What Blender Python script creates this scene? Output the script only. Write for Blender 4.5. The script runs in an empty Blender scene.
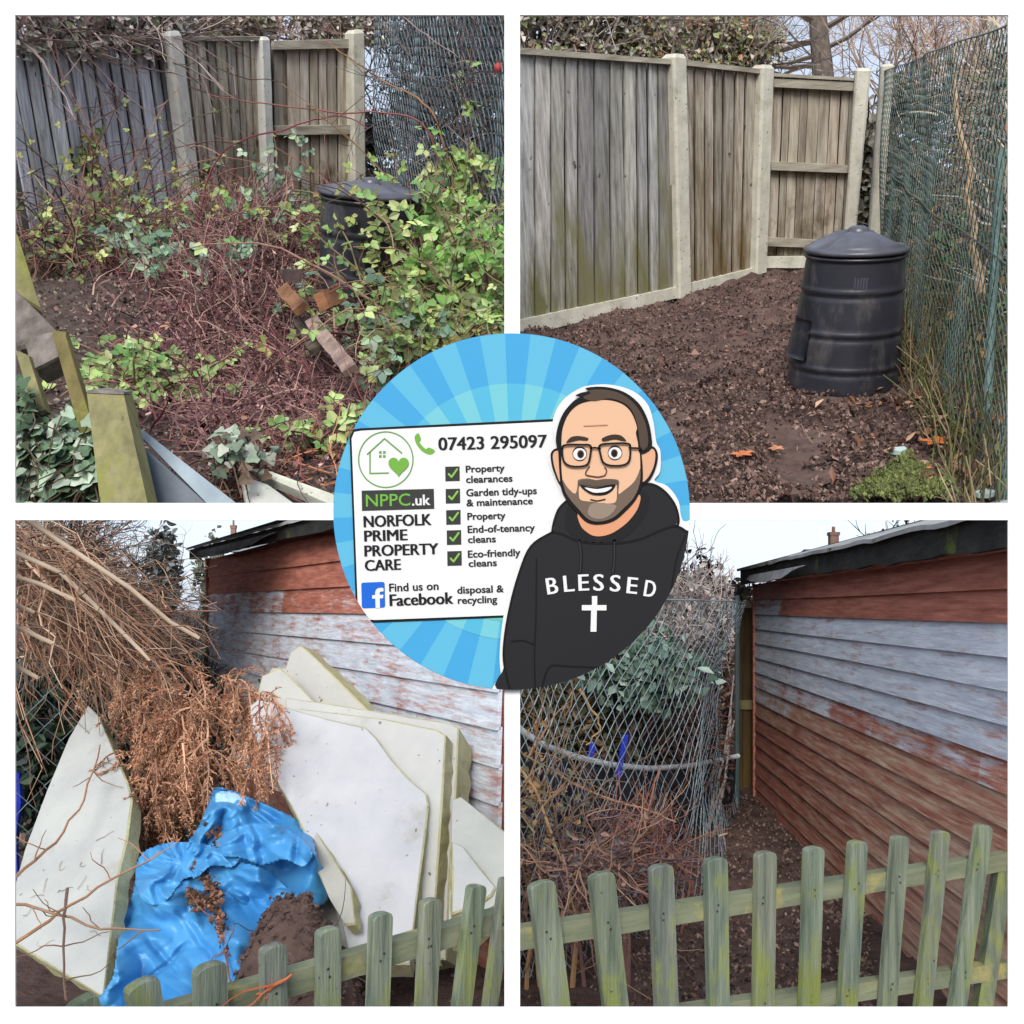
import bpy, bmesh, math, random
import numpy as np
from mathutils import Vector, Matrix, noise
from mathutils.geometry import tessellate_polygon

V = Vector
scene = bpy.context.scene
COL = scene.collection
F = 1000.0            # focal length in pixels of a 1024 picture
HX, HY = 512.0, 608.0 # principal point (level camera with a shifted lens)
E = V((0, 0, 1.6))    # eye

# ------------------------------------------------------------------ camera, light
cd = bpy.data.cameras.new("camera"); cam = bpy.data.objects.new("camera", cd); COL.objects.link(cam)
cam.location = E; cam.rotation_euler = (math.radians(90), 0, 0)
cd.sensor_width = 36; cd.lens = 36 * F / 1024; cd.shift_y = (HY - 512) / 1024
cd.clip_start = 0.05; cd.clip_end = 3000
scene.camera = cam
w = bpy.data.worlds.new("World"); scene.world = w; w.use_nodes = True
SUN_EL, SUN_AZ = math.radians(28), math.radians(188)   # azimuth clockwise from +Y: behind the camera, a little left
nt = w.node_tree; nt.nodes.clear()
sky = nt.nodes.new("ShaderNodeTexSky"); sky.sky_type = 'NISHITA'; sky.sun_disc = False
sky.sun_elevation = SUN_EL; sky.sun_rotation = SUN_AZ; sky.air_density = 1.0; sky.dust_density = 1.5; sky.ozone_density = 1.0
hs = nt.nodes.new("ShaderNodeHueSaturation"); hs.inputs["Saturation"].default_value = 0.45
bg = nt.nodes.new("ShaderNodeBackground"); bg.inputs["Strength"].default_value = 0.09
wo = nt.nodes.new("ShaderNodeOutputWorld")
nt.links.new(sky.outputs[0], hs.inputs["Color"]); oc = nt.nodes.new("ShaderNodeMix"); oc.data_type = 'RGBA'; oc.inputs[0].default_value = 0.6; oc.inputs[7].default_value = (4.1, 4.85, 6.1, 1)   # even cloud veil over the clear sky
nt.links.new(hs.outputs[0], oc.inputs[6]); nt.links.new(oc.outputs[2], bg.inputs[0]); nt.links.new(bg.outputs[0], wo.inputs[0])
ld = bpy.data.lights.new("sun", 'SUN'); ld.energy = 1.65; ld.angle = math.radians(28); ld.color = (1.0, 0.96, 0.9)
sun = bpy.data.objects.new("sun", ld); COL.objects.link(sun)
sdir = V((math.sin(SUN_AZ) * math.cos(SUN_EL), math.cos(SUN_AZ) * math.cos(SUN_EL), math.sin(SUN_EL)))
sun.rotation_euler = sdir.to_track_quat('Z', 'Y').to_euler(); sun.location = (0, -5, 12)
scene.view_settings.view_transform = 'Standard'; scene.view_settings.look = 'None'
scene.view_settings.exposure = 1.14; scene.view_settings.gamma = 1.0
scene.render.film_transparent = False
scene.cycles.max_bounces = 5; scene.cycles.diffuse_bounces = 3

# ------------------------------------------------------------------ colour + materials
def lin(c): c /= 255.0; return c / 12.92 if c <= 0.04045 else ((c + 0.055) / 1.055) ** 2.4
def S(r, g, b, k=1.0): return (lin(r) * k, lin(g) * k, lin(b) * k)

def mat(name, c1, c2=None, scale=5.0, stretch=(1, 1, 1), rough=0.8, bump=0.0, bscale=None, tint=True, spec=0.3,
        stain=None, stain_scale=2.0, stain_lo=0.5, stain_hi=0.65, stain_stretch=(1, 1, 1), stain_z=None, metal=0.0, detail=6.0,
        speck=None, speck_scale=60.0, speck_at=0.68):
    m = bpy.data.materials.new(name); m.use_nodes = True
    t = m.node_tree; N = t.nodes; L = t.links; N.clear()
    out = N.new("ShaderNodeOutputMaterial"); b = N.new("ShaderNodeBsdfPrincipled"); L.new(b.outputs[0], out.inputs[0])
    b.inputs["Roughness"].default_value = rough; b.inputs["Specular IOR Level"].default_value = spec; b.inputs["Metallic"].default_value = metal
    tc = N.new("ShaderNodeTexCoord"); mp = N.new("ShaderNodeMapping"); mp.inputs["Scale"].default_value = stretch
    L.new(tc.outputs["Object"], mp.inputs[0])
    c2 = c2 or c1
    n1 = N.new("ShaderNodeTexNoise"); n1.inputs["Scale"].default_value = scale; n1.inputs["Detail"].default_value = detail; n1.inputs["Roughness"].default_value = 0.65
    L.new(mp.outputs[0], n1.inputs["Vector"])
    r = N.new("ShaderNodeValToRGB"); r.color_ramp.elements[0].position = 0.32; r.color_ramp.elements[1].position = 0.68
    r.color_ramp.elements[0].color = (*c1, 1); r.color_ramp.elements[1].color = (*c2, 1)
    L.new(n1.outputs["Fac"], r.inputs[0]); col = r.outputs[0]
    if tint:
        at = N.new("ShaderNodeAttribute"); at.attribute_name = "tint"
        mx = N.new("ShaderNodeMix"); mx.data_type = 'RGBA'; mx.blend_type = 'MULTIPLY'; mx.inputs[0].default_value = 1.0
        L.new(col, mx.inputs[6]); L.new(at.outputs["Color"], mx.inputs[7]); col = mx.outputs[2]
    if stain:
        mp2 = N.new("ShaderNodeMapping"); mp2.inputs["Scale"].default_value = stain_stretch; L.new(tc.outputs["Object"], mp2.inputs[0])
        n2 = N.new("ShaderNodeTexNoise"); n2.inputs["Scale"].default_value = stain_scale; n2.inputs["Detail"].default_value = 7; n2.inputs["Roughness"].default_value = 0.7
        L.new(mp2.outputs[0], n2.inputs["Vector"]); fac = n2.outputs["Fac"]
        if stain_z:                         # moss and algae grow thicker towards the foot
            sx = N.new("ShaderNodeSeparateXYZ"); L.new(tc.outputs["Object"], sx.inputs[0])
            mr = N.new("ShaderNodeMapRange"); mr.inputs[1].default_value = stain_z[0]; mr.inputs[2].default_value = stain_z[1]
            mr.inputs[3].default_value = stain_z[2]; mr.inputs[4].default_value = stain_z[3]
            L.new(sx.outputs[2], mr.inputs[0])
            ad = N.new("ShaderNodeMath"); ad.operation = 'ADD'; L.new(fac, ad.inputs[0]); L.new(mr.outputs[0], ad.inputs[1]); fac = ad.outputs[0]
        rr = N.new("ShaderNodeMapRange"); rr.inputs[1].default_value = stain_lo; rr.inputs[2].default_value = stain_hi
        L.new(fac, rr.inputs[0])
        mx2 = N.new("ShaderNodeMix"); mx2.data_type = 'RGBA'; L.new(rr.outputs[0], mx2.inputs[0]); L.new(col, mx2.inputs[6]); mx2.inputs[7].default_value = (*stain, 1); col = mx2.outputs[2]
    if speck:
        n4 = N.new("ShaderNodeTexNoise"); n4.inputs["Scale"].default_value = speck_scale; n4.inputs["Detail"].default_value = 3
        L.new(tc.outputs["Object"], n4.inputs["Vector"])
        r4 = N.new("ShaderNodeMapRange"); r4.inputs[1].default_value = speck_at; r4.inputs[2].default_value = speck_at + 0.05; L.new(n4.outputs["Fac"], r4.inputs[0])
        mx4 = N.new("ShaderNodeMix"); mx4.data_type = 'RGBA'; L.new(r4.outputs[0], mx4.inputs[0]); L.new(col, mx4.inputs[6]); mx4.inputs[7].default_value = (*speck, 1); col = mx4.outputs[2]
    L.new(col, b.inputs["Base Color"])
    if bump:
        n3 = N.new("ShaderNodeTexNoise"); n3.inputs["Scale"].default_value = bscale or scale * 3; n3.inputs["Detail"].default_value = 8; n3.inputs["Roughness"].default_value = 0.7
        L.new(mp.outputs[0], n3.inputs["Vector"])
        bm_ = N.new("ShaderNodeBump"); bm_.inputs["Strength"].default_value = min(1.0, bump); bm_.inputs["Distance"].default_value = 0.02 * max(1, bump)
        L.new(n3.outputs["Fac"], bm_.inputs["Height"]); L.new(bm_.outputs[0], b.inputs["Normal"])
    return m

K = 0.93
M = {}
M['white'] = mat('white_paint', (0.85, 0.85, 0.85), rough=0.7, tint=False, spec=0.1)
M['board'] = mat('weathered_fence_board', S(200, 197, 190, K), S(124, 121, 118, K), scale=3.4, stretch=(5, 5, .6), bump=.5, bscale=9, rough=.9, speck=S(84, 76, 66, K), speck_scale=5, speck_at=.70,
                 stain=S(122, 120, 82, K), stain_scale=1.3, stain_stretch=(2.6, 2.6, .45), stain_lo=.54, stain_hi=.76, stain_z=(0, 2.6, .26, -.08))
M['board_brown'] = mat('brown_fence_board', S(202, 192, 176, K), S(124, 110, 96, K), scale=3.4, stretch=(5, 5, .6), bump=.5, bscale=9, rough=.9, speck=S(80, 70, 58, K), speck_scale=5, speck_at=.69,
                 stain=S(112, 92, 50, K), stain_scale=1.2, stain_stretch=(3, 3, .4), stain_lo=.56, stain_hi=.8, stain_z=(0, 3, .26, -.1))
M['board_back'] = mat('grey_panel_back', S(196, 186, 172, K), S(126, 112, 96, K), scale=2.2, stretch=(5, 5, .5), bump=.5, bscale=8, rough=.9,
                 stain=S(78, 62, 36, K), stain_scale=1.2, stain_stretch=(1.5, 1.5, .8), stain_lo=.62, stain_hi=.8, stain_z=(0, 3, .25, -.1))
M['board_blue'] = mat('blue_grey_fence_board', S(206, 207, 212, K), S(130, 131, 138, K), scale=3.4, stretch=(5, 5, .6), bump=.5, bscale=9, rough=.9, speck=S(86, 82, 80, K), speck_scale=5, speck_at=.70, stain=S(112, 110, 84, K), stain_scale=1.3, stain_lo=.6, stain_hi=.8)
M['rail'] = mat('pale_weathered_rail', S(186, 180, 164, K), S(132, 124, 110, K), scale=3, stretch=(.6, .6, 4), bump=.4, rough=.9)
M['concrete'] = mat('concrete', S(218, 215, 200, K), S(184, 180, 166, K), scale=3, rough=.92, bump=.35, bscale=40, speck=S(120, 116, 105, K), speck_scale=25, speck_at=.66,
                    stain=S(130, 128, 96, K), stain_scale=1.5, stain_lo=.55, stain_hi=.8)
M['concrete_pale'] = mat('pale_concrete', S(238, 238, 232, K), S(210, 208, 198, K), scale=3, rough=.92, bump=.35, bscale=40, speck=S(140, 136, 125, K), speck_scale=25, speck_at=.66)
M['soil'] = mat('dark_soil', S(80, 64, 59, K), S(116, 95, 88, K), scale=3.5, rough=.95, bump=1.6, bscale=9, tint=False, spec=.15, stain=S(60, 48, 46, K), stain_scale=.9, stain_lo=.5, stain_hi=.66, speck=S(140, 122, 112, K), speck_scale=30, speck_at=.69)
M['soil_dark'] = mat('damp_soil', S(62, 52, 48, K), S(100, 85, 78, K), scale=6, rough=.95, bump=1.6, bscale=16, tint=False, spec=.15, speck=S(130, 112, 100, K), speck_scale=60, speck_at=.7)
M['chip'] = mat('crumbled_litter', (1, 1, 1), rough=.9, spec=.2)
M['leaf'] = mat('leaf', (1, 1, 1), (.72, .74, .7), scale=6, rough=.55, spec=.35)
M['stem'] = mat('stem', (1, 1, 1), (.62, .6, .58), scale=7, rough=.85)
M['bark'] = mat('bark', S(120, 108, 98, K), S(70, 62, 56, K), scale=4, stretch=(3, 3, .6), rough=.95, bump=1)
M['wire'] = mat('green_coated_wire', S(66, 84, 80, K), S(104, 118, 110, K), scale=1.2, rough=.5, spec=.4)
M['wire_grey'] = mat('dull_wire', S(150, 162, 168, K), S(96, 116, 126, K), scale=1.5, rough=.5, spec=.4)
M['wire_dark'] = mat('dark_wire', S(72, 86, 92, K), S(112, 126, 132, K), scale=2, rough=.5, spec=.4)
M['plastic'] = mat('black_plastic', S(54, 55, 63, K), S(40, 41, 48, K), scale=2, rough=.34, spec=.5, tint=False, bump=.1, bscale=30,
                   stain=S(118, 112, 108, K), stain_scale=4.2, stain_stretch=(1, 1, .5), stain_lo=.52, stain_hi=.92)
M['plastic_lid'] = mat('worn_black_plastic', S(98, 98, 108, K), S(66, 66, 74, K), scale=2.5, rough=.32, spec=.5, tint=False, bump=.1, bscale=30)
M['moss'] = mat('moss', S(150, 158, 96, K), S(98, 108, 66, K), scale=8, rough=.95, bump=1.5, bscale=25)
M['shed_felt'] = mat('roof_felt', S(196, 198, 198, K), S(144, 146, 146, K), scale=2.5, rough=.95, bump=.4, bscale=60, stain=S(88, 100, 42, K), stain_scale=2.2, stain_lo=.58, stain_hi=.68, tint=False)
M['fascia'] = mat('dark_fascia', S(62, 62, 60, K), S(34, 33, 33, K), scale=5, stretch=(1, 1, 3), rough=.9, bump=.6, tint=False, stain=S(92, 104, 46, K), stain_scale=3.2, stain_lo=.6, stain_hi=.7)
M['tarp_grey'] = mat('grey_polythene', S(190, 190, 196, K), S(120, 120, 126, K), scale=9, rough=.35, spec=.5, tint=False)
M['foam'] = mat('foam_face', S(226, 226, 224, .65), S(208, 208, 210, .65), scale=4, rough=.85, bump=.15, bscale=60, tint=True, spec=.2, stain=S(170, 164, 136, .65), stain_scale=3.6, stain_lo=.58, stain_hi=.84,
                speck=S(120, 108, 90, K), speck_scale=34, speck_at=.70)
M['foam_edge'] = mat('foam_edge', S(226, 222, 186, .74), S(200, 194, 150, .74), scale=9, rough=.9, bump=.7, bscale=50, tint=True, spec=.2, stain=S(110, 96, 60, K), stain_scale=7, stain_lo=.66, stain_hi=.74)
M['tarp'] = mat('blue_tarpaulin', S(84, 162, 216, .86), S(56, 138, 204, .86), scale=2.5, rough=.42, spec=.5, tint=False, bump=.12, bscale=20)
M['tarp_under'] = mat('pale_blue_tarpaulin', S(176, 206, 236, K), S(120, 176, 226, K), scale=6, rough=.4, tint=False)
M['picket'] = mat('mossy_picket', S(150, 158, 140, K), S(92, 104, 94, K), scale=6, stretch=(7, 7, .45), rough=.85, bump=.6, bscale=16,
                  stain=S(138, 148, 78, K), stain_scale=5.2, stain_stretch=(1.8, 1.8, .8), stain_lo=.47, stain_hi=.64, stain_z=(.3, .95, .05, -.09), speck=S(58, 62, 46, K), speck_scale=38, speck_at=.71)
M['picket_rail'] = mat('mossy_rail', S(142, 146, 118, K), S(104, 112, 92, K), scale=4, stretch=(.7, .7, 5), rough=.85, bump=.3, stain=S(178, 164, 92, K), stain_scale=5, stain_lo=.56, stain_hi=.72)
M['old_wood'] = mat('bleached_wood', S(150, 142, 136, K), S(96, 88, 82, K), scale=3, stretch=(3, 3, .8), rough=.92, bump=.8, bscale=10)
M['moss_wood'] = mat('algae_wood', S(150, 144, 104, K), S(112, 108, 76, K), scale=2.5, stretch=(4, 4, .6), rough=.9, bump=.5, stain=S(132, 136, 62, K), stain_scale=2, stain_lo=.48, stain_hi=.62, speck=S(62, 60, 36, K), speck_scale=9, speck_at=.68)
M['rot_wood'] = mat('rotten_orange_wood', S(158, 116, 84, K), S(96, 66, 50, K), scale=4, rough=.95, bump=.8)
M['tin'] = mat('galvanised_tin', S(150, 166, 176, K), S(112, 128, 140, K), scale=3, rough=.5, spec=.5)
M['brick'] = mat('brick', S(150, 120, 104, K), S(120, 96, 86, K), scale=3, rough=.95)
M['slate'] = mat('slate_roof', S(150, 156, 162, K), S(128, 134, 140, K), scale=3, rough=.9)
M['render'] = mat('rendered_wall', S(196, 196, 192, K), S(180, 180, 176, K), scale=2, rough=.9)
M['pipe'] = mat('grey_pipe', S(216, 222, 228, K), S(160, 168, 176, K), scale=5, rough=.5)
M['blue'] = mat('blue_plastic', S(34, 58, 190, K), S(28, 44, 140, K), scale=5, rough=.45)

def shed_mat():
    """red brown stain under flaking pale blue paint; the tint attribute's red says how much paint is left on a board"""
    m = bpy.data.materials.new('flaking_shed_board'); m.use_nodes = True
    t = m.node_tree; N = t.nodes; L = t.links; N.clear()
    out = N.new("ShaderNodeOutputMaterial"); b = N.new("ShaderNodeBsdfPrincipled"); L.new(b.outputs[0], out.inputs[0])
    b.inputs["Roughness"].default_value = .85; b.inputs["Specular IOR Level"].default_value = .25
    tc = N.new("ShaderNodeTexCoord")
    def nz(scale, st, det=6):
        mp = N.new("ShaderNodeMapping"); mp.inputs["Scale"].default_value = st; L.new(tc.outputs["Object"], mp.inputs[0])
        n = N.new("ShaderNodeTexNoise"); n.inputs["Scale"].default_value = scale; n.inputs["Detail"].default_value = det; n.inputs["Roughness"].default_value = .7
        L.new(mp.outputs[0], n.inputs["Vector"]); return n.outputs["Fac"]
    def ramp(f, a, b_, p0=.35, p1=.65):
        r = N.new("ShaderNodeValToRGB"); r.color_ramp.elements[0].position = p0; r.color_ramp.elements[1].position = p1
        r.color_ramp.elements[0].color = (*a, 1); r.color_ramp.elements[1].color = (*b_, 1); L.new(f, r.inputs[0]); return r.outputs[0]
    at = N.new("ShaderNodeAttribute"); at.attribute_name = "tint"
    sp = N.new("ShaderNodeSeparateColor"); L.new(at.outputs["Color"], sp.inputs[0])
    wood = ramp(nz(7, (1, .35, 5)), S(204, 132, 112, K), S(150, 88, 74, K))
    bare = ramp(nz(8, (1, .3, 6)), S(236, 208, 180, K), S(186, 148, 124, K))
    mx0 = N.new("ShaderNodeMix"); mx0.data_type = 'RGBA'
    mr0 = N.new("ShaderNodeMath"); mr0.operation = 'ADD'; L.new(nz(8, (.9, .35, 6)), mr0.inputs[0]); L.new(sp.outputs[1], mr0.inputs[1])
    rr0 = N.new("ShaderNodeMapRange"); rr0.inputs[1].default_value = .82; rr0.inputs[2].default_value = 1.08; L.new(mr0.outputs[0], rr0.inputs[0])
    L.new(rr0.outputs[0], mx0.inputs[0]); L.new(wood, mx0.inputs[6]); L.new(bare, mx0.inputs[7])
    paint = ramp(nz(9, (1, .4, 5)), S(236, 243, 252, K), S(192, 200, 214, K))
    a1 = N.new("ShaderNodeMath"); a1.operation = 'ADD'; L.new(nz(7.5, (.9, .38, 4.5), 10), a1.inputs[0]); L.new(sp.outputs[0], a1.inputs[1])
    r1 = N.new("ShaderNodeMapRange"); r1.inputs[1].default_value = .92; r1.inputs[2].default_value = 1.12; L.new(a1.outputs[0], r1.inputs[0])
    mx = N.new("ShaderNodeMix"); mx.data_type = 'RGBA'; L.new(r1.outputs[0], mx.inputs[0]); L.new(mx0.outputs[2], mx.inputs[6]); L.new(paint, mx.inputs[7])
    L.new(mx.outputs[2], b.inputs["Base Color"])
    bp = N.new("ShaderNodeBump"); bp.inputs["Strength"].default_value = .4; bp.inputs["Distance"].default_value = .01; L.new(nz(14, (1, .3, 6)), bp.inputs["Height"]); L.new(bp.outputs[0], b.inputs["Normal"])
    return m
M['shed'] = shed_mat()

# ------------------------------------------------------------------ picture geometry
def ray(px, py): return V(((px - HX) / F, 1.0, (HY - py) / F))
def pt(px, py, Y): return E + ray(px, py) * Y
def proj(p): d = p - E; return (HX + F * d.x / d.y, HY - F * d.z / d.y)

class Cell:
    def __init__(s, up, H, box):
        s.u = V(up).normalized(); s.H = H; s.o = E - s.u * H; s.box = box
        x = V((1, 0, 0)); y = s.u.cross(x).normalized(); x = y.cross(s.u).normalized()
        s.x, s.y = x, y
        s.R = Matrix((x, y, s.u)).transposed().to_4x4()
    def G(s, px, py, h=0.0):
        d = ray(px, py); return E + d * ((s.H - h) / -(s.u.dot(d)))
    def h(s, p): return (p - s.o).dot(s.u)
    def drop(s, p, h=0.0): return p - s.u * (s.h(p) - h)
TL = Cell((152, -1000, 1859), 2.6, (-1e9, 512, -1e9, 510.5))
TR = Cell((-228, -1000, 2008), 2.6, (512, 1e9, -1e9, 510.5))
BL = Cell((0, 0, 1), 1.6, (-1e9, 512, 512, 1e9))
BR = Cell((0, 0, 1), 1.6, (512, 1e9, 512, 1e9))

class Plane:
    def __init__(s, a, b, u):
        s.a = a; s.d = (b - a).normalized(); s.u = u; s.n = s.d.cross(u).normalized()
        if s.n.dot(E - a) < 0: s.n = -s.n
    def P(s, px, py, off=0.0):
        d = ray(px, py); a = s.a + s.n * off
        return E + d * ((a - E).dot(s.n) / d.dot(s.n))

# ------------------------------------------------------------------ mesh building
rng = random.Random(7)
def rv(r, a): return V((r.uniform(-a, a), r.uniform(-a, a), r.uniform(-a, a)))
def lerp(a, b, t): return a + (b - a) * t
def pick(r, cols, var=.18):
    c = r.choice(cols); k = 1 + r.uniform(-var, var); return (c[0] * k, c[1] * k, c[2] * k)

class MB:
    def __init__(s): s.v = []; s.f = []; s.c = []
    def add(s, vs, fs, col=(1, 1, 1)):
        n = len(s.v); s.v.extend(vs); s.f.extend([tuple(i + n for i in f) for f in fs]); s.c.extend([col] * len(vs))
    def prism(s, q, off, col=(1, 1, 1)):
        n = len(q); vs = list(q) + [p + off for p in q]
        s.add(vs, [tuple(range(n)), tuple(range(2 * n - 1, n - 1, -1))] + [(i, n + i, n + (i + 1) % n, (i + 1) % n) for i in range(n)], col)
    def box8(s, a, b, col=(1, 1, 1)):  # two quads
        s.add(list(a) + list(b), [(0, 1, 2, 3), (7, 6, 5, 4)] + [(i, 4 + i, 4 + (i + 1) % 4, (i + 1) % 4) for i in range(4)], col)
    def tube(s, pts, r0, r1=None, k=4, col=(1, 1, 1), cap=True):
        r1 = r0 if r1 is None else r1; n = len(pts); base = len(s.v); ref = None
        for i, p in enumerate(pts):
            d = (pts[min(i + 1, n - 1)] - pts[max(i - 1, 0)])
            if d.length < 1e-9: d = V((0, 0, 1))
            d.normalize()
            if ref is None: ref = V((0, 0, 1)) if abs(d.z) < .9 else V((1, 0, 0))
            a = d.cross(ref); a = a.normalized() if a.length > 1e-6 else d.orthogonal().normalized()
            b = d.cross(a); r = r0 + (r1 - r0) * i / max(1, n - 1)
            for j in range(k):
                t = 2 * math.pi * j / k; s.v.append(p + a * (math.cos(t) * r) + b * (math.sin(t) * r)); s.c.append(col)
        for i in range(n - 1):
            for j in range(k):
                s.f.append((base + i * k + j, base + i * k + (j + 1) % k, base + (i + 1) * k + (j + 1) % k, base + (i + 1) * k + j))
        if cap and k > 3:
            s.f.append(tuple(base + j for j in range(k))); s.f.append(tuple(base + (n - 1) * k + j for j in range(k - 1, -1, -1)))
    def leaf(s, p, d, n, L, W, col, fold=.25):
        sd = d.cross(n)
        if sd.length < 1e-6: return
        sd.normalize(); up = sd.cross(d).normalized()
        m = p + d * (L * .42)
        e1 = m + sd * (W * .5) + up * (W * fold); e2 = m - sd * (W * .5) + up * (W * fold)
        q = p + d * (L * .78); f1 = q + sd * (W * .3) + up * (W * fold * .6); f2 = q - sd * (W * .3) + up * (W * fold * .6)
        s.add([p, e1, f1, p + d * L, f2, e2, m], [(0, 6, 1), (6, 2, 1), (6, 3, 2), (6, 4, 3), (6, 5, 4), (0, 5, 6)], col)
    def chip(s, p, r, a, col):
        d = rv(r, 1).normalized(); n = rv(r, 1).normalized(); e = d.cross(n)
        if e.length < 1e-3: return
        e.normalize(); d = d * a; e = e * (a * r.uniform(.3, .8))
        s.add([p - d, p + e, p + d, p - e], [(0, 1, 2), (0, 2, 3)], col)
    def clod(s, p, r, a, col):
        o = [V((1, 0, 0)), V((-.5, .87, 0)), V((-.5, -.87, 0)), V((0, 0, 1)), V((0, 0, -1))]
        o = [p + (x + rv(r, .4)) * a for x in o]
        s.add(o, [(0, 1, 3), (1, 2, 3), (2, 0, 3), (1, 0, 4), (2, 1, 4), (0, 2, 4)], col)
    def build(s, name, m, parent=None, cell=None, loc=None, smooth=False, clip=None):
        if not s.v: return None
        v = np.array([tuple(p) for p in s.v], dtype=np.float64); f = s.f
        if clip:
            x0, x1, y0, y1 = clip.box
            with np.errstate(all='ignore'):
                px = HX + F * v[:, 0] / v[:, 1]; py = HY - F * (v[:, 2] - E.z) / v[:, 1]
            ok = (px > x0) & (px < x1) & (py > y0) & (py < y1) & (v[:, 1] > .5)
            f = [q for q in f if all(ok[i] for i in q)]
            used = np.zeros(len(v), bool)
            for q in f: used[list(q)] = True
            mp = np.cumsum(used) - 1; v = v[used]; f = [tuple(int(mp[i]) for i in q) for q in f]
            cc = [c for c, k in zip(s.c, used) if k]
            if not f: return None
        else: cc = s.c
        if parent is not None: W = MATS[parent.name]
        else: W = Matrix.Translation(loc) @ (cell.R if cell else Matrix.Identity(4))
        Wi = np.array(W.inverted())
        lv = v @ Wi[:3, :3].T + Wi[:3, 3]
        me = bpy.data.meshes.new(name)
        me.from_pydata(lv.tolist(), [], f)
        ca = me.color_attributes.new("tint", 'FLOAT_COLOR', 'POINT')
        ca.data.foreach_set("color", np.array([(c[0], c[1], c[2], 1.0) for c in cc], dtype=np.float32).ravel())
        me.materials.append(M[m] if isinstance(m, str) else m)
        if smooth: me.polygons.foreach_set("use_smooth", [True] * len(me.polygons))
        me.update()
        o = bpy.data.objects.new(name, me); COL.objects.link(o)
        if parent is not None: o.parent = parent
        else: o.matrix_world = W
        MATS[o.name] = W
        return o
MATS = {}
def thing(name, label, cat, loc, cell=None, group=None):
    o = bpy.data.objects.new(name, None); COL.objects.link(o); o.empty_display_size = .1
    W = Matrix.Translation(loc) @ (cell.R if cell else Matrix.Identity(4))
    o.matrix_world = W; MATS[o.name] = W; tag(o, label, cat, group); return o
def tag(o, label, cat, group=None):
    o['label'] = label; o['category'] = cat
    if group: o['group'] = group
    return o
def kind(o, k, label=None, cat=None):
    o['kind'] = k
    if label: o['label'] = label
    if cat: o['category'] = cat
    return o
# ================================================================== builders for things that recur
def quad(pl, pts, off=0.0): return [pl.P(x, y, off) for x, y in pts]
def bil(q, u, v): return lerp(lerp(q[0], q[1], u), lerp(q[3], q[2], u), v)
def slat(mb, pl, pts, depth, col=(1, 1, 1), off=0.0):
    """a batten given by the four picture corners of its face on a plane; depth goes back from the face"""
    q = quad(pl, pts, off); mb.prism(q, pl.n * -depth, col)
def feather_boards(pl, pts, n, r, th=.05, grey=1.0, jag=0.0, off=0.0, gap=.085):
    """upright boards of uneven width; each stands proud at one edge and laps over a backing strip at the other"""
    mb = MB(); q = quad(pl, pts, off); e = [0.0]
    for i in range(n): e.append(e[-1] + r.uniform(.75, 1.25))
    e = [x / e[-1] for x in e]
    for i in range(n):
        a, b = e[i], e[i + 1] - (e[i + 1] - e[i]) * r.uniform(.5, 1.5) * gap; k = grey * r.choice((.66, .82, .9, 1.0, 1.08, 1.2)) * r.uniform(.94, 1.06); t = (k * r.uniform(.97, 1.02), k, k * r.uniform(.95, 1.06))
        lo = 1 + r.uniform(-.004, .008); hi = r.uniform(-jag, jag); N = 6; w_ = [r.uniform(-.04, .04) * (b - a) for _ in range(N + 1)]
        for k_ in range(N):
            v0, v1 = lerp(hi, lo, k_ / N), lerp(hi, lo, (k_ + 1) / N)
            fr = [bil(q, a, v0) + pl.n * th, bil(q, b + w_[k_], v0) + pl.n * .012, bil(q, b + w_[k_ + 1], v1) + pl.n * .012, bil(q, a, v1) + pl.n * th]
            bk_ = [p - pl.n * .03 for p in fr]; mb.add(fr + bk_, [(0, 1, 2, 3)], t)
            mb.add(fr + bk_, [(7, 6, 5, 4)] + [(i_, 4 + i_, 4 + (i_ + 1) % 4, (i_ + 1) % 4) for i_ in range(4)], tuple(x * .6 for x in t))   # sawn edges tinted darker to paint the shadow lines between boards
    bk = [bil(q, -.01, 0), bil(q, 1.01, 0), bil(q, 1.01, 1), bil(q, -.01, 1)]; mb.prism([p - pl.n * .07 for p in bk], pl.n * -.02, (.3 * grey, .28 * grey, .28 * grey))  # backing sheet tinted dark, painting the shade inside the gaps
    return mb
def post(name, label, cat, cell, pl, pts, depth, m, group=None, cap=True, off=.06):
    q = quad(pl, pts, off); loc = (q[2] + q[3]) / 2
    mb = MB(); r = random.Random(len(MATS)); n = 8
    back = pl.n * -depth; ch = (q[1] - q[0]) * .14
    # chamfered section carried up the post in rings, slightly irregular
    rings = []
    for i in range(n + 1):
        v = i / n; a, b = lerp(q[0], q[3], v), lerp(q[1], q[2], v); c = (b - a) * .12; d = back.normalized() * c.length
        s_ = [a + d, a + c, b - c, b + d, b + back, a + back]; rings.append([p + rv(r, .004) for p in s_])
    if cap:
        top = rings[0]; u = cell.u * ((q[1] - q[0]).length * .18); ce = sum(top, V()) / 6
        rings.insert(0, [lerp(p, ce, .3) + u for p in top])
    vs = [p for g in rings for p in g]; fs = [tuple(range(5, -1, -1)), tuple(range(len(vs) - 6, len(vs)))]
    for i in range(len(rings) - 1):
        for j in range(6): fs.append((i * 6 + j, i * 6 + (j + 1) % 6, (i + 1) * 6 + (j + 1) % 6, (i + 1) * 6 + j))
    mb.add(vs, fs, (1, 1, 1)); o = mb.build(name, m, None, cell, loc); tag(o, label, cat, group); return o

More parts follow.
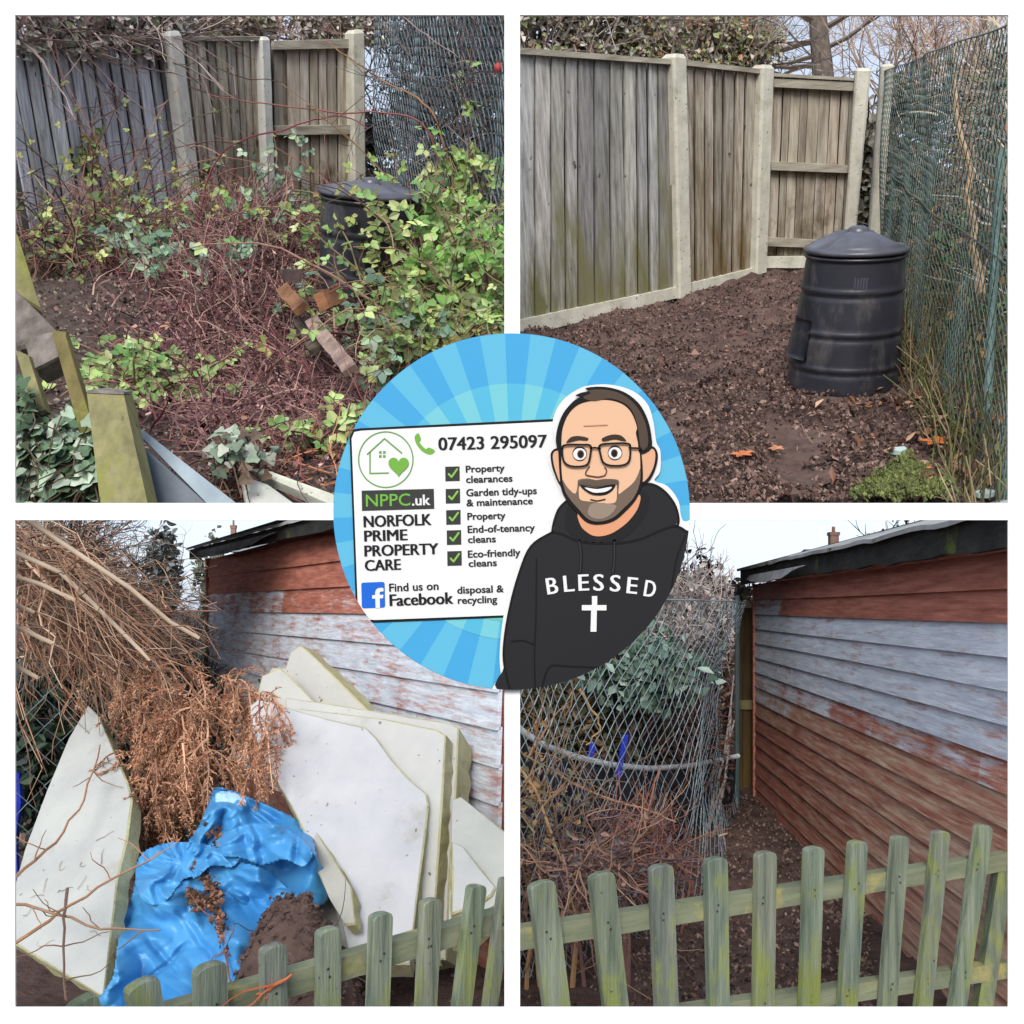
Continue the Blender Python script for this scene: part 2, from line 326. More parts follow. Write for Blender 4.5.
def chain_mesh(Pf, L, H, pitch, rad, clip, r, sag=.01, k=3):
    """Pf(s,z) in metres -> point. Interlocked zigzag wires that run up the net."""
    mb = MB(); nc = int(L / pitch); nr = max(2, int(H / pitch))
    for i in range(nc):
        s0 = (i + .5) * pitch; c = r.uniform(.75, 1.15); pts = []
        for j in range(nr + 1):
            s_ = s0 + (pitch * .5 if (j + i) % 2 else -pitch * .5)
            pts.append(Pf(s_ + r.uniform(-1, 1) * pitch * .06, j / nr * H + r.uniform(-1, 1) * pitch * .05))
        mb.tube(pts, rad, rad, k, (c, c, c), cap=False)
    return mb

def wander(r, p, d, length, n, jit, grav=V((0, 0, 0))):
    pts = [p.copy()]; d = d.normalized(); s_ = length / n
    for i in range(n):
        d = (d + rv(r, jit) + grav).normalized(); p = p + d * s_; pts.append(p.copy())
    return pts
def branch(mb, r, p, d, length, rad, depth, up, col, jit=.22, kids=3, k=4, spread=.8):
    n = 4 + depth; pts = wander(r, p, d, length, n, jit, up * .03); c = pick(r, [col], .2)
    mb.tube(pts, rad, rad * .5, max(3, k), c, cap=False)
    if depth <= 0: return
    for i in range(kids):
        j = r.randint(max(1, n // 3), n); dd = (pts[j] - pts[j - 1]).normalized()
        branch(mb, r, pts[j], (dd + rv(r, spread)).normalized(), length * r.uniform(.45, .75), rad * .5, depth - 1, up, col, jit, kids, 3, spread)

def foliage(mb, r, c, ax, n, size, cols, clumps=12, face=None, shape=.62, fold=.22):
    """leaf clumps inside an ellipsoid c with half axes ax (list of 3 vectors)"""
    ce = []
    for _ in range(clumps):
        v = rv(r, 1)
        while v.length > 1: v = rv(r, 1)
        ce.append((c + ax[0] * v.x + ax[1] * v.y + ax[2] * v.z, r.uniform(.22, .5), r.uniform(.72, 1.2)))
    for _ in range(n):
        q, s_, k = r.choice(ce); v = V((r.gauss(0, .45), r.gauss(0, .45), r.gauss(0, .45)))
        p = q + (ax[0] * v.x + ax[1] * v.y + ax[2] * v.z) * s_
        col = pick(r, cols, .2); col = tuple(x * k for x in col)
        nn = rv(r, 1) + (face * .9 if face else V((0, 0, .3)))
        d = rv(r, 1)
        if nn.length < .1 or d.length < .1: continue
        nn.normalize(); d = (d - nn * d.dot(nn))
        if d.length < .05: continue
        L = size * r.uniform(.6, 1.3); mb.leaf(p, d.normalized(), nn, L, L * shape * r.uniform(.8, 1.2), col, fold)

def trifoliate(mb, r, p, d, n, size, col):
    """bramble leaf: three leaflets on a short stalk"""
    n = n.normalized(); d = (d - n * d.dot(n))
    if d.length < .05: return
    d.normalize(); s_ = d.cross(n).normalized()
    for a, k in ((0, 1.1), (1.15, .9), (-1.15, .9)):
        dd = d * math.cos(a) + s_ * math.sin(a); c = tuple(x * r.uniform(.86, 1.14) for x in col)
        mb.leaf(p + dd * size * .12, dd, (n + rv(r, .25)).normalized(), size * k, size * k * .72, c, .16)

def bramble(name, label, cat, cell, base, size, nst, nlf, leaf, stem_cols, leaf_cols, seed, clip, group=None, rad=.012, droop=.16, lean=V((0, 0, 0)), flat=.5, segs=11):
    r = random.Random(seed); t = thing(name, label, cat, base, cell, group); ms, ml = MB(), MB()
    u = cell.u; toE = (E - base).normalized()
    for i in range(nst):
        p = base + cell.x * r.uniform(-.35, .35) * size + cell.y * r.uniform(-.35, .35) * size
        a = r.uniform(0, 6.283); d = u * r.uniform(.45, 1.2) + cell.x * math.cos(a) * flat + cell.y * math.sin(a) * flat + lean
        L = size * r.uniform(.6, 1.5); pts = wander(r, p, d, L, segs, .2, u * -droop)
        pts = [q if cell.h(q) > .01 else cell.drop(q, .02) for q in pts]
        c = pick(r, stem_cols, .25); ms.tube(pts, rad * r.uniform(.7, 1.25), rad * .4, 4, c, cap=False)
        for j in range(3, segs):
            if r.random() < .55:
                q = wander(r, pts[j], rv(r, 1) + u * .3, size * r.uniform(.12, .32), 4, .3, u * -.08); ms.tube(q, rad * .5, rad * .25, 3, c, cap=False)
                if nlf and r.random() < nlf: trifoliate(ml, r, q[-1], q[-1] - q[-2], u * .7 + toE * .5 + rv(r, .5), leaf * r.uniform(.6, 1.2), pick(r, leaf_cols, .2))
            if nlf and r.random() < nlf:
                trifoliate(ml, r, pts[j] + rv(r, leaf * .5), rv(r, 1), u * .7 + toE * .6 + rv(r, .5), leaf * r.uniform(.6, 1.25), pick(r, leaf_cols, .2))
    ms.build('stems', 'stem', t, clip=clip); ml.build('foliage', 'leaf', t, clip=clip); return t

def twig_mass(mb, r, region, n, length, rad, cols, d0, jit=.25, segs=6, grav=V((0, 0, 0)), rays=0):
    for _ in range(n):
        p = region(r); d = d0(r) if callable(d0) else d0 + rv(r, .5)
        c = pick(r, cols, .3); L = length * r.uniform(.4, 1.3); pts = wander(r, p, d, L, segs, jit, grav)
        mb.tube(pts, rad * r.uniform(.6, 1.4), rad * .35, 3, c, cap=False)
        for _k in range(rays):
            j = r.randint(1, segs); q = wander(r, pts[j], rv(r, 1) + (pts[j] - pts[j - 1]).normalized(), L * .35, 4, jit, grav); mb.tube(q, rad * .55, rad * .25, 3, c, cap=False)

def fnoise(p, s, o=4): return noise.fractal(p * s, 1.0, 2.0, o)

def compost_bin(cell, base, top_px, r0, r1, label, clip=None, full=True, dome=1.0):
    """tapering ribbed bin with domed lid, built round a slightly leaning axis"""
    hgt = 0.0
    for k in range(400):                          # height at which the rim reaches the picture row of the photograph
        hgt = k * .005
        if proj(base + cell.u * hgt)[1] < top_px[1]: break
    axis = (cell.u * hgt + cell.x * ((top_px[0] - proj(base + cell.u * hgt)[0]) / F * (base - E).y)).normalized()
    ax = axis; ex = (cell.x - ax * cell.x.dot(ax)).normalized(); ey = ax.cross(ex)
    t = thing('compost_bin', label, 'compost bin', base, cell)
    def lathe(prof, wob=0.0, N=56):
        mb = MB(); r = random.Random(3)
        for z, q in prof:
            for j in range(N):
                a = 2 * math.pi * j / N; mb.v.append(base + ax * z + (ex * math.cos(a) + ey * math.sin(a)) * q); mb.c.append((1, 1, 1))
        for i in range(len(prof) - 1):
            for j in range(N): mb.f.append((i * N + j, i * N + (j + 1) % N, (i + 1) * N + (j + 1) % N, (i + 1) * N + j))
        return mb
    H = hgt; prof = [(0, r0 * .985)]
    ribs = [.2, .47, .78]; n = 60
    for i in range(1, n + 1):
        v = i / n; q = lerp(r0, r1, v ** 1.25)
        for b_ in ribs:
            dv = (v - b_) * H
            q += .014 * math.exp(-(dv / .018) ** 2) - .012 * math.exp(-((dv + .045) / .02) ** 2)
        prof.append((v * H * .93, q))
    prof += [(H * .935, r1 * 1.04), (H * .95, r1 * 1.05), (H * .955, r1 * 1.0), (H * .965, r1 * .98)]
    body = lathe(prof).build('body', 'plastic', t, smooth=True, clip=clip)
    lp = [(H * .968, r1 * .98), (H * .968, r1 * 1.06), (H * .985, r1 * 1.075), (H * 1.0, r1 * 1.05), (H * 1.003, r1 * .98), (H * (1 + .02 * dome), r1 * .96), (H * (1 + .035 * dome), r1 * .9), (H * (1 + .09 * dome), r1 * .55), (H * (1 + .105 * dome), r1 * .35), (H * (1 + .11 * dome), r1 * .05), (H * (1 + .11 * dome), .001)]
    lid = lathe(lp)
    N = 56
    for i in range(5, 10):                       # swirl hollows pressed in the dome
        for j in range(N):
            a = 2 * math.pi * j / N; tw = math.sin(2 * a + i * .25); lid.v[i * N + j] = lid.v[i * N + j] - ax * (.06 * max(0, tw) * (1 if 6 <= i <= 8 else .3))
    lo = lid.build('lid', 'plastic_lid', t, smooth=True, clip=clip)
    kn = lathe([(H * (.995 + .09 * dome), .1), (H * (1.01 + .11 * dome), .085), (H * (1.025 + .11 * dome), .06), (H * (1.03 + .11 * dome), .001)], N=20)
    k2 = MB(); k2.v, k2.f, k2.c = kn.v, kn.f, kn.c; k2.build('knob', 'plastic_lid', lo, smooth=True, clip=clip)
    if full:                                     # hatch with its lip, low on the left side
        mb = MB(); a0 = math.radians(186); cols = []
        for i in range(9):
            v = i / 8; z = lerp(.24, .52, v) * H; q = lerp(r0, r1, (z / H) ** 1.25) + lerp(.055, .02, v)
            cols.append([base + ax * z + (ex * math.cos(a0 + da) + ey * math.sin(a0 + da)) * (q - abs(da) * .06) for da in (-.42, -.28, 0, .28, .42)])
        vs = [p for c in cols for p in c]; fs = [(i * 5 + j, i * 5 + j + 1, (i + 1) * 5 + j + 1, (i + 1) * 5 + j) for i in range(8) for j in range(4)]
        inn = [p - (p - (base + ax * ((p - base).dot(ax)))).normalized() * .07 for p in vs]; m_ = len(vs)
        rim = [j for j in range(5)] + [i * 5 + 4 for i in range(1, 9)] + [8 * 5 + j for j in (3, 2, 1, 0)] + [i * 5 for i in range(7, 0, -1)]
        mb.add(vs + inn, fs + [tuple(m_ + i for i in f[::-1]) for f in fs] + [(rim[i], rim[(i + 1) % len(rim)], m_ + rim[(i + 1) % len(rim)], m_ + rim[i]) for i in range(len(rim))])
        mb.build('hatch', 'plastic', t, smooth=True, clip=clip)
        rb = MB()
        for jj in range(5):
            z = .83 * H; a = math.radians(255) + jj * .055; q = lerp(r0, r1, .86); d = ex * math.cos(a) + ey * math.sin(a)
            rb.tube([base + ax * (z - .1) + d * (q + .005), base + ax * z + d * (q + .006)], .008, .008, 4)
        rb.build('vent', 'plastic_lid', t, clip=clip)
    return t

def terrain(name, cell, corners, nx, ny, hf, m, tpow=1.6):
    """corner picture points on the cell's ground -> displaced sheet with a solid wedge of earth under it"""
    q = [cell.G(*c) for c in corners]; mb = MB()
    for j in range(ny + 1):
        v = (j / ny) ** tpow
        for i in range(nx + 1):
            p = bil(q, i / nx, v); e = min(1, 6 * v + .0)
            mb.v.append(p + cell.u * (hf(p) * e)); mb.c.append((1, 1, 1))
    W = nx + 1
    for j in range(ny):
        for i in range(nx): mb.f.append((j * W + i, j * W + i + 1, (j + 1) * W + i + 1, (j + 1) * W + i))
    # underside: straight away from the eye through the front edge
    rim = list(range(W)) + [j * W + nx for j in range(1, ny + 1)] + [ny * W + i for i in range(nx - 1, -1, -1)] + [j * W for j in range(ny - 1, 0, -1)]
    base = len(mb.v); f0, f1 = q[0] - E, q[1] - E
    n = f0.cross(f1).normalized()
    for i in rim:
        p = mb.v[i]; d = (p - E).dot(n) / n.z; b_ = p - V((0, 0, d)); mb.v.append(b_); mb.c.append((1, 1, 1))
    R = len(rim)
    for k in range(W - 1, R):
        a, b = rim[k], rim[(k + 1) % R]; mb.f.append((a, base + k, base + (k + 1) % R, b))
    mb.f.append(tuple(base + k for k in range(R)))
    return mb.build(name, m, None, cell, q[0], smooth=True)
# ================================================================== the white display lattice and its round sign
YF = 1.70                                     # the lattice's front stands 1.7 m from the eye
frame = thing('display_frame', 'white painted lattice with four square openings and the round sign on its crossing', 'frame', V((0, YF, 0)))
def lattice():
    xs = [-60, 15, 504.5, 520, 1008.5, 1084]; ys = [-60, 15, 503, 520, 1007.5, 1084]
    mb = MB(); idx = {}
    def vid(i, j, k):
        if (i, j, k) not in idx:
            idx[(i, j, k)] = len(mb.v); p = pt(xs[i], ys[j], YF); p.y += k * .004; mb.v.append(p); mb.c.append((1, 1, 1))
        return idx[(i, j, k)]
    solid = lambda i, j: 0 <= i < 5 and 0 <= j < 5 and not (i in (1, 3) and j in (1, 3))
    for i in range(5):
        for j in range(5):
            if not solid(i, j): continue
            mb.f.append((vid(i, j, 0), vid(i, j + 1, 0), vid(i + 1, j + 1, 0), vid(i + 1, j, 0)))
            mb.f.append((vid(i, j, 1), vid(i + 1, j, 1), vid(i + 1, j + 1, 1), vid(i, j + 1, 1)))
            for (di, dj, a, b) in ((-1, 0, (i, j), (i, j + 1)), (1, 0, (i + 1, j + 1), (i + 1, j)), (0, -1, (i + 1, j), (i, j)), (0, 1, (i, j + 1), (i + 1, j + 1))):
                if not solid(i + di, j + dj): mb.f.append((vid(*a, 0), vid(*a, 1), vid(*b, 1), vid(*b, 0)))
    return mb
lattice().build('lattice', 'white', frame)
for px in (-40, 1064):
    mb = MB(); p = pt(px, 1040, YF + .03); q = V((p.x, p.y, 0))
    a = V((.03, 0, 0)); b = V((0, .025, 0)); top = p + V((0, 0, 1.0))
    mb.box8([q - a - b, q + a - b, q + a + b, q - a + b], [top - a - b, top + a - b, top + a + b, top - a + b]); mb.build('leg', 'white', frame)

SC = (511.5, 511.5); SR = 178.3
sign = thing('round_sign', 'round bright blue sunburst sign with a white services card and cartoon man in black hoodie', 'sign', pt(SC[0], SC[1], YF - .01))
PK = 0.615
_pm = {}
def pmat(rgb):
    if rgb not in _pm: _pm[rgb] = mat('print_%d_%d_%d' % rgb, S(*rgb, PK), rough=.6, spec=.12, tint=False)
    return _pm[rgb]
CIRC = [(SC[0] + SR * math.cos(-2 * math.pi * i / 120), SC[1] + SR * math.sin(-2 * math.pi * i / 120)) for i in range(120)]
def clipc(poly, clip=None):
    clip = clip or CIRC
    out = list(poly)
    for i in range(len(clip)):
        a, b = clip[i], clip[(i + 1) % len(clip)]
        def side(p): return (b[0] - a[0]) * (p[1] - a[1]) - (b[1] - a[1]) * (p[0] - a[0]) <= 1e-9
        src, out = out, []
        for k in range(len(src)):
            p, q = src[k - 1], src[k]; sp, sq = side(p), side(q)
            if sp != sq:
                d1 = (b[0] - a[0]) * (p[1] - a[1]) - (b[1] - a[1]) * (p[0] - a[0]); d2 = (b[0] - a[0]) * (q[1] - a[1]) - (b[1] - a[1]) * (q[0] - a[0])
                t = d1 / (d1 - d2); out.append((p[0] + (q[0] - p[0]) * t, p[1] + (q[1] - p[1]) * t))
            if sq: out.append(q)
        if not out: break
    return out
def cr(pts, n=5, closed=True):
    out = []; N = len(pts)
    for i in range(N if closed else N - 1):
        if closed: p0, p1, p2, p3 = pts[i - 1], pts[i], pts[(i + 1) % N], pts[(i + 2) % N]
        else: p0, p1, p2, p3 = pts[max(i - 1, 0)], pts[i], pts[i + 1], pts[min(i + 2, N - 1)]
        for k in range(n):
            t = k / n
            out.append(tuple(.5 * (2 * p1[c] + (-p0[c] + p2[c]) * t + (2 * p0[c] - 5 * p1[c] + 4 * p2[c] - p3[c]) * t * t + (-p0[c] + 3 * p1[c] - 3 * p2[c] + p3[c]) * t ** 3) for c in (0, 1)))
    if not closed: out.append(tuple(pts[-1]))
    return out
def lay(n): return YF - .0105 - n * .0007
def area(p): return sum(p[i - 1][0] * p[i][1] - p[i][0] * p[i - 1][1] for i in range(len(p)))
def fill(mb, poly, layer, clip=True):
    if clip: poly = clipc(poly)
    if len(poly) < 3: return
    if area(poly) > 0: poly = poly[::-1]        # anticlockwise as seen: faces the viewer
    Y = lay(layer); w = [pt(x, y, Y) for x, y in poly]
    tris = tessellate_polygon([[V((x, -y, 0)) for x, y in poly]])
    fs = []
    for a, b, c in tris:
        n = (w[b] - w[a]).cross(w[c] - w[a]); fs.append((a, b, c) if n.y < 0 else (a, c, b))
    mb.add(w, fs)
def stroke(mb, pts, wd, layer, closed=False, clip=True):
    """constant or tapering line as a chain of quads with round joints"""
    n = len(pts)
    for i in range(n if closed else n - 1):
        a, b = pts[i], pts[(i + 1) % n]; w0 = wd(i / (n - 1)) if callable(wd) else wd; w1 = wd((i + 1) / (n - 1)) if callable(wd) else wd
        dx, dy = b[0] - a[0], b[1] - a[1]; l = math.hypot(dx, dy)
        if l < 1e-6: continue
        ux, uy = -dy / l, dx / l
        ang = math.atan2(uy, ux); poly = []
        for k in range(5): t = ang + math.pi * k / 4; poly.append((a[0] + math.cos(t) * w0 / 2, a[1] + math.sin(t) * w0 / 2))
        for k in range(5): t = ang + math.pi + math.pi * k / 4; poly.append((b[0] + math.cos(t) * w1 / 2, b[1] + math.sin(t) * w1 / 2))
        fill(mb, poly, layer + (i % 2) * .04, clip)
def part(name, parent, rgb, polys=(), layer=0, strokes=()):
    mb = MB()
    for p in polys: fill(mb, p, layer)
    for s_ in strokes: stroke(mb, s_[0], s_[1], layer, *s_[2:])
    return mb.build(name, pmat(rgb), parent)

# backing disc
mb = MB(); front = [pt(x, y, lay(-1)) for x, y in CIRC]
mb.prism(front, V((0, .0085, 0))); disc = mb.build('backing_disc', pmat((70, 175, 232)), sign)
def wedge(a0, a1, r0, r1, cx=SC[0], cy=SC[1]):
    o = [(cx + r1 * math.cos(lerp(a0, a1, i / 4)), cy + r1 * math.sin(lerp(a0, a1, i / 4))) for i in range(5)]
    i_ = [(cx + r0 * math.cos(lerp(a1, a0, i / 4)), cy + r0 * math.sin(lerp(a1, a0, i / 4))) for i in range(5)]
    return o + i_
NS = 44; st = 2 * math.pi / NS; off = -math.pi / 2 - st * .25
def rays(r0, r1, sel): return [wedge(off + st * i, off + st * (i + 1), r0, r1) for i in range(NS) if sel(i)]
part('sunburst', sign, (76, 178, 233), rays(0.3, 178, lambda i: i % 2 == 0), 0)
part('sunburst', sign, (104, 198, 235), rays(0.3, 178, lambda i: i % 2 == 1), 0)
part('sunburst', sign, (92, 196, 232), rays(0.3, 128, lambda i: i % 2 == 0), 1)
part('sunburst', sign, (128, 214, 228), rays(0.3, 128, lambda i: i % 2 == 1), 1)
part('sunburst', sign, (112, 208, 196), rays(0.3, 110, lambda i: 14 < i < 30), 2)

# card
card_out = [(349.5, 437), (352.5, 429.5), (360, 428.3), (553, 419), (560, 421), (566, 432), (575, 610), (505, 617.5), (374, 622.5), (362, 621), (356, 612)]
card_in = [(351.6, 438.4), (354.3, 432), (361, 430.7), (553, 421.6), (558, 423), (564, 433), (573, 608), (505, 615.2), (375, 620), (364, 619), (358, 611)]
card = part('services_card', sign, (20, 22, 26), [card_out], 3)
part('card_face', card, (253, 253, 253), [card_in], 4)

# lettering
def text_polys(s, bold=0.0):
    cu = bpy.data.curves.new('lettering', 'FONT'); cu.body = s; cu.size = 1.0; cu.offset = bold; cu.resolution_u = 3
    o = bpy.data.objects.new('lettering', cu); COL.objects.link(o)
    dg = bpy.context.evaluated_depsgraph_get(); me = bpy.data.meshes.new_from_object(o.evaluated_get(dg))
    vs = [(v.co.x, v.co.y) for v in me.vertices]; fs = [tuple(p.vertices) for p in me.polygons]
    bpy.data.objects.remove(o); bpy.data.curves.remove(cu); bpy.data.meshes.remove(me)
    return vs, fs
_H = text_polys("H", .0)[0]; CAP = max(v[1] for v in _H)
def letters(mb, s, x0, y0, x1, y1, cap, bold=.012, layer=6):
    vs, fs = text_polys(s, bold if bold < .02 else 0.0); xa = min(v[0] for v in vs); xb = max(v[0] for v in vs); ya = 0.0
    dx, dy = (x1 - x0) / (xb - xa), (y1 - y0) / (xb - xa); l = math.hypot(dx, dy); ux, uy = dy / l, -dx / l   # picture up across the baseline
    k = cap / CAP; Y = lay(layer)
    w_ = [pt(x0 + dx * (a - xa) + ux * b * k, y0 + dy * (a - xa) + uy * b * k, Y) for a, b in vs]
    out = []
    for f in fs:
        n = (w_[f[1]] - w_[f[0]]).cross(w_[f[2]] - w_[f[1]]); out.append(f if n.y < 0 else f[::-1])
    mb.add(w_, out)
    if bold > .009:                             # heavier type: the strokes again, a hair to the right
      for sh_, lz in ((bold * 30, .3),) if bold < .02 else ((bold * 16, .3), (bold * 32, .45)):
        q = [pt(x0 + sh_ * dx / l + dx * (a - xa) + ux * b * k, y0 + sh_ * dy / l + dy * (a - xa) + uy * b * k, lay(layer + lz)) for a, b in vs]; mb.add(q, out)
def text_part(name, parent, rgb, rows, layer=6):
    mb = MB()
    for r_ in rows: letters(mb, *r_, layer=layer)
    return mb.build(name, pmat(rgb), parent)
INK = (28, 30, 36)
text_part('phone_number', card, INK, [("07423 295097", 438.3, 450.2, 546.2, 447.2, 12.6, .034)])
for row in [
    ("Property", 465.8, 472.4, 504.5, 470.9, 6.6, .012), ("clearances", 466.0, 482.8, 512.3, 481.4, 6.8, .012),
    ("Garden tidy-ups", 466.2, 496.2, 536.6, 493.8, 7.0, .012), ("& maintenance", 466.4, 506.2, 532.6, 504.0, 6.8, .012),
    ("Property", 467.4, 519.8, 505.3, 518.6, 6.9, .012), ("End-of-tenancy", 467.6, 532.8, 534.8, 530.8, 7.0, .012),
    ("cleans", 467.9, 542.9, 495.6, 542.0, 6.8, .012), ("Eco-friendly", 467.9, 557.6, 520.2, 555.6, 7.0, .012), ("cleans", 468.6, 566.8, 496.6, 565.8, 6.8, .012),
    ("disposal &", 457.2, 593.6, 503.6, 592.0, 7.0, .012), ("recycling", 457.8, 603.8, 497.0, 602.5, 7.0, .012)]:
    text_part('service_line', card, (42, 44, 50), [row])
text_part('company_lettering', card, INK, [("NORFOLK", 363.6, 527.2, 430.6, 524.9, 11.2, .036), ("PRIME", 364.2, 541.4, 406.6, 540.0, 10.8, .036),
    ("PROPERTY", 364.4, 556.4, 437.6, 554.0, 10.9, .036), ("CARE", 364.8, 570.9, 400.0, 569.6, 10.7, .036)])
text_part('find_us_lettering', card, INK, [("Find us on", 389.2, 591.6, 438.4, 589.6, 7.9, .010), ("Facebook", 389.6, 606.0, 452.4, 603.6, 11.6, .038)])
nb = part('name_strip', card, (62, 64, 62), [[(361.6, 490.6), (433.8, 488.8), (434.3, 508.8), (362.0, 510.9)]], 5)
text_part('strip_lettering', nb, (122, 192, 72), [("NPPC", 366.0, 506.6, 410.4, 505.4, 11.8, .008)])
text_part('strip_lettering', nb, (250, 250, 250), [(".uk", 412.0, 505.4, 430.2, 504.8, 10.2, .012)])
fb = part('social_icon', card, (30, 112, 226), [[(362.5, 582.6), (383, 581.8), (384.6, 583.2), (385.2, 606), (384, 607.6), (363.5, 608.4), (361.8, 607), (361.2, 584)]], 5)
part('icon_letter', fb, (252, 252, 252), [[(375.6, 608), (375.3, 598.6), (372.2, 598.7), (372.1, 595.2), (375.2, 595.1), (375.1, 592.6), (376, 589.8), (378, 588.2), (381.2, 587.8), (383.4, 588.1), (383.5, 591.4), (381, 591.5), (379.7, 592.3), (379.6, 594.9), (383.4, 594.8), (383, 598.2), (379.7, 598.4), (380, 607.8)]], 6)
for i, (cx, cy) in enumerate(((452.5, 473.8), (452.9, 496.1), (453.4, 517.3), (454.0, 537.5), (454.5, 558.4))):
    s_ = 7.3
    cb = part('check_box', card, (58, 62, 58), [[(cx - s_, cy - s_ + .2), (cx + s_ - .2, cy - s_ - .2), (cx + s_, cy + s_ - .2), (cx - s_ + .2, cy + s_ + .2)]], 5)
    part('check_mark', cb, (150, 206, 92), strokes=[([(cx - 3.8, cy + .2), (cx - 1, cy + 3.2), (cx + 4.6, cy - 4.6)], 1.9)], layer=6)
GR = (124, 188, 74)
lc = (385.8, 459.6)
ring = [(lc[0] + 27.2 * math.cos(2 * math.pi * i / 48), lc[1] + 27.8 * math.sin(2 * math.pi * i / 48)) for i in range(48)]
lg = part('house_emblem', card, (112, 172, 84), strokes=[(ring, 1.3, True), ([(367.4, 454.2), (384.5, 438.6), (401.6, 453)], 1.5), ([(370, 452.6), (370, 473.4), (388.4, 473.0)], 1.4)], layer=5)
part('emblem_window', lg, (112, 172, 84), [[(x, y), (x + 2.6, y), (x + 2.6, y + 2.6), (x, y + 2.6)] for x in (379, 383) for y in (451, 455)], 5)
heart = []
for i in range(40):
    t = 2 * math.pi * i / 40; heart.append((398.6 + .64 * 16 * math.sin(t) ** 3, 465.6 - .68 * (13 * math.cos(t) - 5 * math.cos(2 * t) - 2 * math.cos(3 * t) - math.cos(4 * t))))
part('heart', lg, GR, [heart], 7)
part('phone_icon', card, GR, [cr([(415.2, 435.5), (418.3, 433.2), (420.2, 436.5), (421, 440), (419.5, 442), (422.5, 446.2), (426, 449), (428, 447.6), (432, 448.6), (435, 451), (432.5, 453.8), (428.5, 454.4), (422, 451), (417, 445), (414.8, 439.5)])], 5)

# the cartoon man
Z5 = lambda pts: [(530 + x / 6.4, 375 + y / 6.4) for x, y in pts]
Z1 = lambda pts: [(325 + x / 2.731, 325 + y / 2.731) for x, y in pts]
Z6 = lambda pts: [(490 + x / 4.876, 530 + y / 4.876) for x, y in pts]
INKB = (16, 16, 18)
man = part('cartoon_man', sign, (252, 252, 252), [cr(Z1([(500, 1020), (480, 950), (478, 880), (490, 780), (515, 680), (548, 600), (608, 556), (612, 530), (625, 500), (645, 470), (632, 430), (612, 380), (608, 345), (626, 325), (620, 280), (630, 235), (655, 200), (690, 176), (722, 165), (780, 163), (840, 180), (880, 215), (896, 262), (905, 320), (916, 345), (915, 400), (900, 425), (935, 440), (965, 480), (978, 535), (1030, 570), (1030, 1010)]))], 7)
hoodie = part('hoodie', man, (38, 38, 42), [cr(Z1([(508, 1010), (490, 930), (489, 870), (503, 780), (528, 685), (562, 605), (620, 566), (626, 535), (640, 500), (668, 475), (700, 480), (800, 520), (862, 440), (890, 434), (925, 452), (955, 490), (966, 530), (962, 550), (1010, 580), (1030, 700), (1030, 1010)]))], 9)
part('hoodie_outline', hoodie, INKB, strokes=[
    (cr(Z1([(508, 1010), (490, 930), (489, 870), (503, 780), (528, 685), (562, 605), (620, 566)]), 5, False), 2.2),
    (cr(Z1([(620, 566), (626, 535), (640, 500), (668, 475), (692, 468)]), 5, False), 2.2),
    (cr(Z1([(862, 440), (890, 434), (925, 452), (955, 490), (966, 530), (962, 550)]), 5, False), 2.2),
    (cr(Z1([(620, 566), (650, 572), (690, 590), (738, 596), (800, 596), (860, 585), (920, 560), (962, 550), (1000, 575)]), 5, False), 2.4),
    (cr(Z1([(574, 1000), (572, 900), (576, 800), (578, 640)]), 4, False), 1.6), (cr(Z1([(480 + 30, 865), (540, 862), (568, 872)]), 4, False), 1.8),
    (cr(Z1([(590, 1000), (612, 935), (660, 932), (745, 936)]), 4, False), 2.0), (cr(Z1([(985, 575), (960, 640), (945, 730)]), 4, False), 1.6),
    (cr(Z1([(694, 590), (700, 630), (696, 680)]), 4, False), 3.6), (cr(Z1([(790, 590), (790, 640), (786, 682)]), 4, False), 3.6)], layer=10)
part('hood_shade', hoodie, (30, 30, 33), [cr(Z1([(700, 590), (660, 560), (655, 525), (668, 490), (700, 480), (700, 540), (742, 590)])), cr(Z1([(748, 592), (800, 560), (850, 500), (868, 458), (885, 470), (875, 520), (835, 570), (790, 592)]))], 10)
part('drawstring', hoodie, (52, 52, 56), strokes=[(cr(Z1([(694, 592), (699, 630), (696, 676)]), 4, False), 1.6)], layer=11)
part('drawstring', hoodie, (52, 52, 56), strokes=[(cr(Z1([(790, 592), (790, 640), (786, 678)]), 4, False), 1.6)], layer=11)
mb = MB()
for ch, x, y, a in zip("BLESSED", (547.5, 564.2, 578.6, 593.2, 609.6, 626.2, 643.2), (594.6, 592.0, 590.8, 590.6, 591.2, 593.0, 595.8), (-.14, -.09, -.04, 0, .04, .10, .16)):
    wdt = 10.6 if ch in "BD" else 9.8
    letters(mb, ch, x, y, x + wdt * math.cos(a), y + wdt * math.sin(a), 16.2, .03, layer=12)
mb.build('chest_lettering', pmat((250, 250, 250)), hoodie)
part('chest_cross', hoodie, (250, 250, 250), [Z6([(497, 322), (523, 322), (523, 366), (568, 366), (568, 392), (521, 392), (519, 496), (490, 496), (493, 392), (448, 392), (448, 366), (497, 366)])], 12)
SKIN = (247, 199, 163)
neck = part('neck', man, (238, 168, 128), [cr(Z5([(318, 860), (320, 955), (370, 1010), (425, 1032), (500, 1022), (570, 985), (640, 925), (695, 840), (690, 760), (500, 800)]), 4)], 12)
part('ear', man, INKB, [cr(Z5([(205, 488), (165, 470), (133, 500), (136, 560), (152, 620), (185, 695), (210, 700)]))], 12)
part('ear', man, INKB, [cr(Z5([(705, 490), (735, 462), (790, 458), (818, 505), (808, 585), (770, 668), (722, 702), (700, 680)]))], 12)
